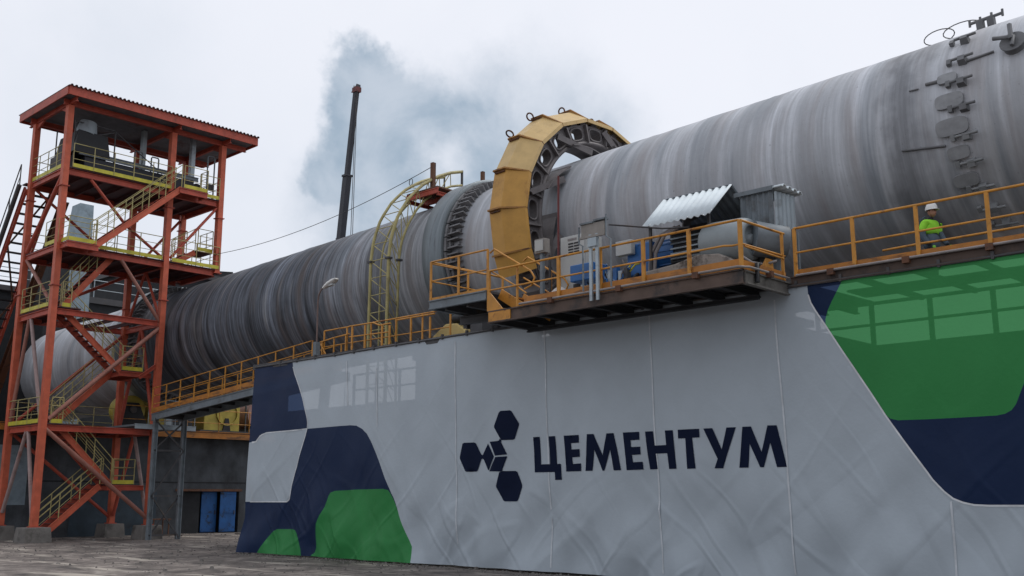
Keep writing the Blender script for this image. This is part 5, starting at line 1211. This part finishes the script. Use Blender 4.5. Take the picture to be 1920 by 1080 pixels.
# ---------------------------------------------------------------- crane boom far behind
def crane():
    r = thing('crane', 'black telescopic crane boom with hanging cables rising behind the kiln', 'crane', (-82.6, 60, 0))
    a = V3(-83, 60, 2.5); b = onY(639, 447, 60); c = onY(651, 330, 60); d = onY(668, 172, 60)
    MB().bar(a, b+(b-a)*.0, .72, .7, (0, 1, 0)).build('boom_base', M['boom'], r)
    MB().bar(b-(c-b)*.3, c, .64, .62, (0, 1, 0)).build('boom_section', M['boom'], r); MB().bar(c-(d-c)*.05, d, .44, .44, (0, 1, 0)).build('boom_section', M['boom'], r)
    MB().box((c.x-.38, 59.6, c.z-.10), (c.x+.38, 60.4, c.z+.10)).build('collar', M['boom'], r)
    h = MB().box((d.x-.30, 59.7, d.z-.1), (d.x+.42, 60.3, d.z+.40)).build('head', mat('dark_red_boom_head', (.12, .02, .02), .5), r)
    MB().prism([(d.x+.2, 59.7, d.z+.38), (d.x+.42, 59.7, d.z+.38), (d.x+.40, 59.7, d.z+.66)], (0, .5, 0)).build('tip', M['boom'], r); MB().prism([(d.x-.1, 59.7, d.z+.38), (d.x+.06, 59.7, d.z+.38), (d.x-.05, 59.7, d.z+.60)], (0, .5, 0)).build('tip', M['boom'], r)
    MB().bar((d.x-.75, 60, d.z+.15), (d.x-.3, 60, d.z+.15), .10, .10).build('arm', M['boom'], r)
    for dx, lean in ((.25, -.35), (.42, -.1)):
        MB().tube([(d.x+dx, 59.8, d.z), (d.x+dx+lean*1.0, 59.8, 8)], .035, 5).build('cable', M['steel'], r)
    MB().box((-86, 58, .9), (-79, 61.6, 2.2)).build('chassis', M['boom'], r); MB().box((-84.6, 58.6, 2.2), (-81.5, 61.2, 3.6)).build('turntable', M['guard'], r)
    for x in (-85, -83.4, -81.6, -80):
        for y in (58.2, 61.4): MB().tube([(x, y-.2, .6), (x, y+.2, .6)], .6, 18).build('wheel', M['black'], r)
crane()

# ---------------------------------------------------------------- the worker
def person():
    bx, by, bz = -8.87, 23.05, 6.46
    root = thing('person', 'worker in a white hard hat and lime hi-vis top walking along the walkway', 'person', (bx, by, bz))
    # local frame: f = facing direction (towards +X, a little towards the viewer), l = left side of the body
    fdir = Vector((.96, -.28, 0)).normalized(); ldir = Vector((-fdir.y, fdir.x, 0)); base = V3(bx, by, bz)
    def P(f, l, z): return base+(fdir*f+ldir*l+V3(0, 0, z))*1.05
    def skin(name, verts, edges, rad, m, root_i=0, sub=2):
        me = bpy.data.meshes.new(name); me.from_pydata([tuple(v-base) for v in verts], edges, []); o = bpy.data.objects.new(name, me); COL.objects.link(o); o.parent = root; WL[name] = base; WL[o.name] = base
        me.materials.append(m)
        md = o.modifiers.new('skin', 'SKIN'); md.use_smooth_shade = True
        sv = me.skin_vertices[0].data
        for i, r_ in enumerate(rad): sv[i].radius = r_ if isinstance(r_, tuple) else (r_, r_); sv[i].use_root = (i == root_i)
        s = o.modifiers.new('sub', 'SUBSURF'); s.levels = sub; s.render_levels = sub
        return o
    # body: one continuous figure, mid stride
    v = [P(0, 0, .93), P(.01, 0, 1.10), P(.0, 0, 1.28), P(-.01, 0, 1.42), P(.02, 0, 1.50), P(.05, 0, 1.56),
         P(.0, -.17, 1.43), P(-.06, -.23, 1.17), P(.06, -.22, .97), P(.13, -.20, .89),
         P(.0, .17, 1.43), P(.05, .23, 1.17), P(.20, .20, .98), P(.27, .18, .91),
         P(0, -.09, .88), P(.13, -.10, .50), P(.12, -.10, .10), P(.26, -.11, .05),
         P(0, .09, .88), P(-.06, .10, .50), P(-.26, .10, .14), P(-.14, .11, .05)]
    e = [(0, 1), (1, 2), (2, 3), (3, 4), (4, 5), (3, 6), (6, 7), (7, 8), (8, 9), (3, 10), (10, 11), (11, 12), (12, 13), (0, 14), (14, 15), (15, 16), (16, 17), (0, 18), (18, 19), (19, 20), (20, 21)]
    R = [(.13, .15), (.125, .145), (.135, .165), (.10, .14), .06, .055, .075, .052, .042, .035, .075, .052, .042, .035, .095, .065, .045, .04, .095, .065, .045, .04]
    skin('body', v, e, R, M['trouser'])
    # hi-vis top: shoulders to waist, grey-blue below
    jv = [P(.0, 0, 1.13), P(.0, 0, 1.28), P(-.01, 0, 1.41), P(.01, 0, 1.48), P(.0, -.18, 1.42), P(-.055, -.235, 1.20), P(.0, .18, 1.42), P(.04, .235, 1.20)]
    skin('hi_vis_top', jv, [(0, 1), (1, 2), (2, 3), (2, 4), (4, 5), (2, 6), (6, 7)], [(.19, .215), (.195, .235), (.165, .21), .085, .105, .080, .105, .080], M['hivis'])
    skin('jacket_skirt', [P(.0, 0, 1.22), P(0, 0, 1.0), P(0, 0, .80)], [(0, 1), (1, 2)], [(.175, .20), (.20, .22), (.19, .21)], M['workwear'])
    skin('sleeve', [P(-.05, -.235, 1.27), P(-.03, -.235, 1.10), P(.06, -.222, .97), P(.11, -.20, .91)], [(0, 1), (1, 2), (2, 3)], [.088, .08, .066, .055], M['workwear'])
    skin('sleeve', [P(.03, .235, 1.27), P(.08, .23, 1.12), P(.20, .20, .98), P(.25, .18, .92)], [(0, 1), (1, 2), (2, 3)], [.088, .08, .066, .055], M['workwear'])
    MB().box(P(-.19, -.06, 1.17), P(-.17, .06, 1.38)).build('back_badge', M['workwear'], root) if False else None
    # dark braces over the hi-vis top
    MB().tube([P(.0, -.13, 1.56), P(-.10, -.17, 1.50), P(-.17, -.16, 1.38), P(-.19, -.14, 1.18)], .016, 6).build('harness_strap', M['workwear'], root)
    # gloved hands: palm with four fingers and a thumb each
    for (c, s_) in ((P(.16, -.195, .86), -1), (P(.30, .175, .885), 1)):
        verts = [c, c+fdir*.05-V3(0, 0, .035)]; ed = [(0, 1)]; rr = [(.036, .022), (.04, .022)]
        for k in range(4):
            o_ = ldir*0+fdir*(.012*(1.5-k))+V3(0, 0, 0)
            b0 = c+fdir*(.055+.016*(k-1.5))+V3(0, 0, -.055+.010*(k-1.5)); n0 = len(verts)
            Lf = [.036, .042, .038, .030][k]
            verts += [b0, b0+V3(0, 0, -Lf)+fdir*.008-ldir*s_*.006, b0+V3(0, 0, -Lf*1.7)-fdir*.006-ldir*s_*.02]; ed += [(1, n0), (n0, n0+1), (n0+1, n0+2)]; rr += [.010, .0095, .008]
        n0 = len(verts); verts += [c+fdir*.06+V3(0, 0, .0), c+fdir*.085-V3(0, 0, .03)]; ed += [(0, n0), (n0, n0+1)]; rr += [.013, .010]
        skin('glove', verts, ed, rr, M['glove'], 0, 1)
    # head with a face in profile
    H = P(.06, 0, 1.66)
    n, m_ = 20, 16; vs = []; fs = []
    for i in range(m_+1):
        ph = pi*i/m_
        for k in range(n):
            th = 2*pi*k/n; x = sin(ph)*cos(th); y = sin(ph)*sin(th); z = cos(ph)
            fx, ly, zz = .098*x, .076*y, .122*z
            if x > .2 and z < 0: fx += .012*(x-.2)                       # jaw
            if z < -.4: ly *= 1-.35*(-z-.4); fx = fx*(1-.2*(-z-.4))+.014
            if x > .8 and abs(y) < .30: fx += .026*math.exp(-((z+.14)/.16)**2)*(1-abs(y)/.35)   # nose
            if x > .75 and .05 < abs(y) < .5 and .0 < z < .30: fx -= .010  # eye sockets
            if x > .75 and -.55 < z < -.42: fx -= .006                     # mouth line
            vs.append(H+fdir*fx+ldir*ly+V3(0, 0, zz))
    for i in range(m_):
        for k in range(n): fs.append((i*n+k, i*n+(k+1) % n, (i+1)*n+(k+1) % n, (i+1)*n+k))
    hd = MB().add(vs, fs, True).build('head', M['skin'], root)
    for s_ in (-1, 1):
        MB().tube([H+fdir*.088+ldir*.030*s_+V3(0, 0, .018), H+fdir*.093+ldir*.031*s_+V3(0, 0, .018)], .010, 10).build('eye', M['black'], hd)
        MB().tube([H-fdir*.005+ldir*.074*s_+V3(0, 0, .02), H-fdir*.018+ldir*.088*s_+V3(0, 0, .005), H-fdir*.006+ldir*.076*s_-V3(0, 0, .025)], .011, 8).build('ear', M['skin'], hd)
    MB().tube([H+fdir*.094+ldir*.022-V3(0, 0, .062), H+fdir*.098-V3(0, 0, .060), H+fdir*.094-ldir*.022-V3(0, 0, .062)], .005, 6).build('mouth', mat('lips', (.25, .09, .08), .6), hd)
    hv = []; hf = []
    for i in range(9):
        ph = .5*pi*(i/8)*1.15+.3
        for k in range(16):
            th = 2*pi*k/16; q = 1.03; hv.append(H+V3(0, 0, 0)+fdir*(.098*q*sin(ph)*cos(th)-.012)+ldir*.078*q*sin(ph)*sin(th)+V3(0, 0, .122*q*cos(ph)))
    for i in range(8):
        for k in range(16): hf.append((i*16+k, i*16+(k+1) % 16, (i+1)*16+(k+1) % 16, (i+1)*16+k))
    # hard hat: dome, ridge and peak
    C = H+V3(0, 0, .055)-fdir*.004; n = 28; vs = []; fs = []
    for i in range(11):
        ph = .5*pi*i/10
        for k in range(n):
            th = 2*pi*k/n; rg = 1+(.04 if abs(sin(th)) < .25 and i < 9 else 0)
            vs.append(C+fdir*.142*sin(ph)*cos(th)*rg+ldir*.115*sin(ph)*sin(th)+V3(0, 0, .175*cos(ph)*rg))
    for th in [2*pi*k/n for k in range(n)]:
        ex = .055 if cos(th) > .3 else .012
        vs.append(C+fdir*(.142*cos(th)+ex*max(cos(th), .3))+ldir*.115*sin(th)*1.06+V3(0, 0, -.018))
    for i in range(11):
        for k in range(n): fs.append((i*n+k, i*n+(k+1) % n, (i+1)*n+(k+1) % n, (i+1)*n+k))
    o = MB().add(vs, fs, True).build('hard_hat', M['white'], root); o.modifiers.new('s', 'SOLIDIFY').thickness = .004
    MB().tube([H+ldir*.079*s_*0-fdir*0+ldir*.08+V3(0, 0, .03), H+fdir*.02+ldir*.05-V3(0, 0, .11), H+fdir*.02-ldir*.05-V3(0, 0, .11), H-ldir*.08+V3(0, 0, .03)], .004, 5).build('chin_strap', M['black'], root)
person()
# clutter on the yard
def clutter():
    p = onX(285, 1000, -48.5)
    r = thing('ground_frame', 'low rusty frame standing by the foot of the wall beside the tower', 'frame', (-48.9, 26, 0))
    for y in (25.7, 26.5):
        for x in (-48.7, -49.3): MB().bar((x, y, 0), (x, y, .75), .05, .05).build('leg', M['rust'], r)
    MB().box((-48.65, 25.6, .75), (-49.35, 26.6, .8)).build('top', M['rust'], r)
    for k in range(5):
        x, y = -47.5+k*.5+.2*sin(k*3), 29.5+k*.9
        o = MB().prism([(x, y, 0), (x+.5, y+.1, 0), (x+.7, y+.5, 0), (x+.2, y+.7, 0)], (0, 0, .05+.03*(k % 3))).build('rubble_slab', M['concrete'], None, bevel=.01)
        tag(o, 'flat broken concrete slab lying before the blue doors', 'rubble', 'rubble by the blue doors')
    # orange stay rope holding the banner's left edge down
    z0 = onY(478, 920, 20.3)
    pts = [V3(-31.6, 20.1, 3.0), V3(-31.95, 20.3, 2.4), V3(-31.8, 20.4, 1.9), V3(-32.2, 20.5, 1.0), V3(-32.1, 20.5, .0)]
    o = MB().tube(pts, .035, 8).build('tie_strap', M['amber']); tag(o, 'orange strap hanging behind the left edge of the banner', 'strap')
clutter()
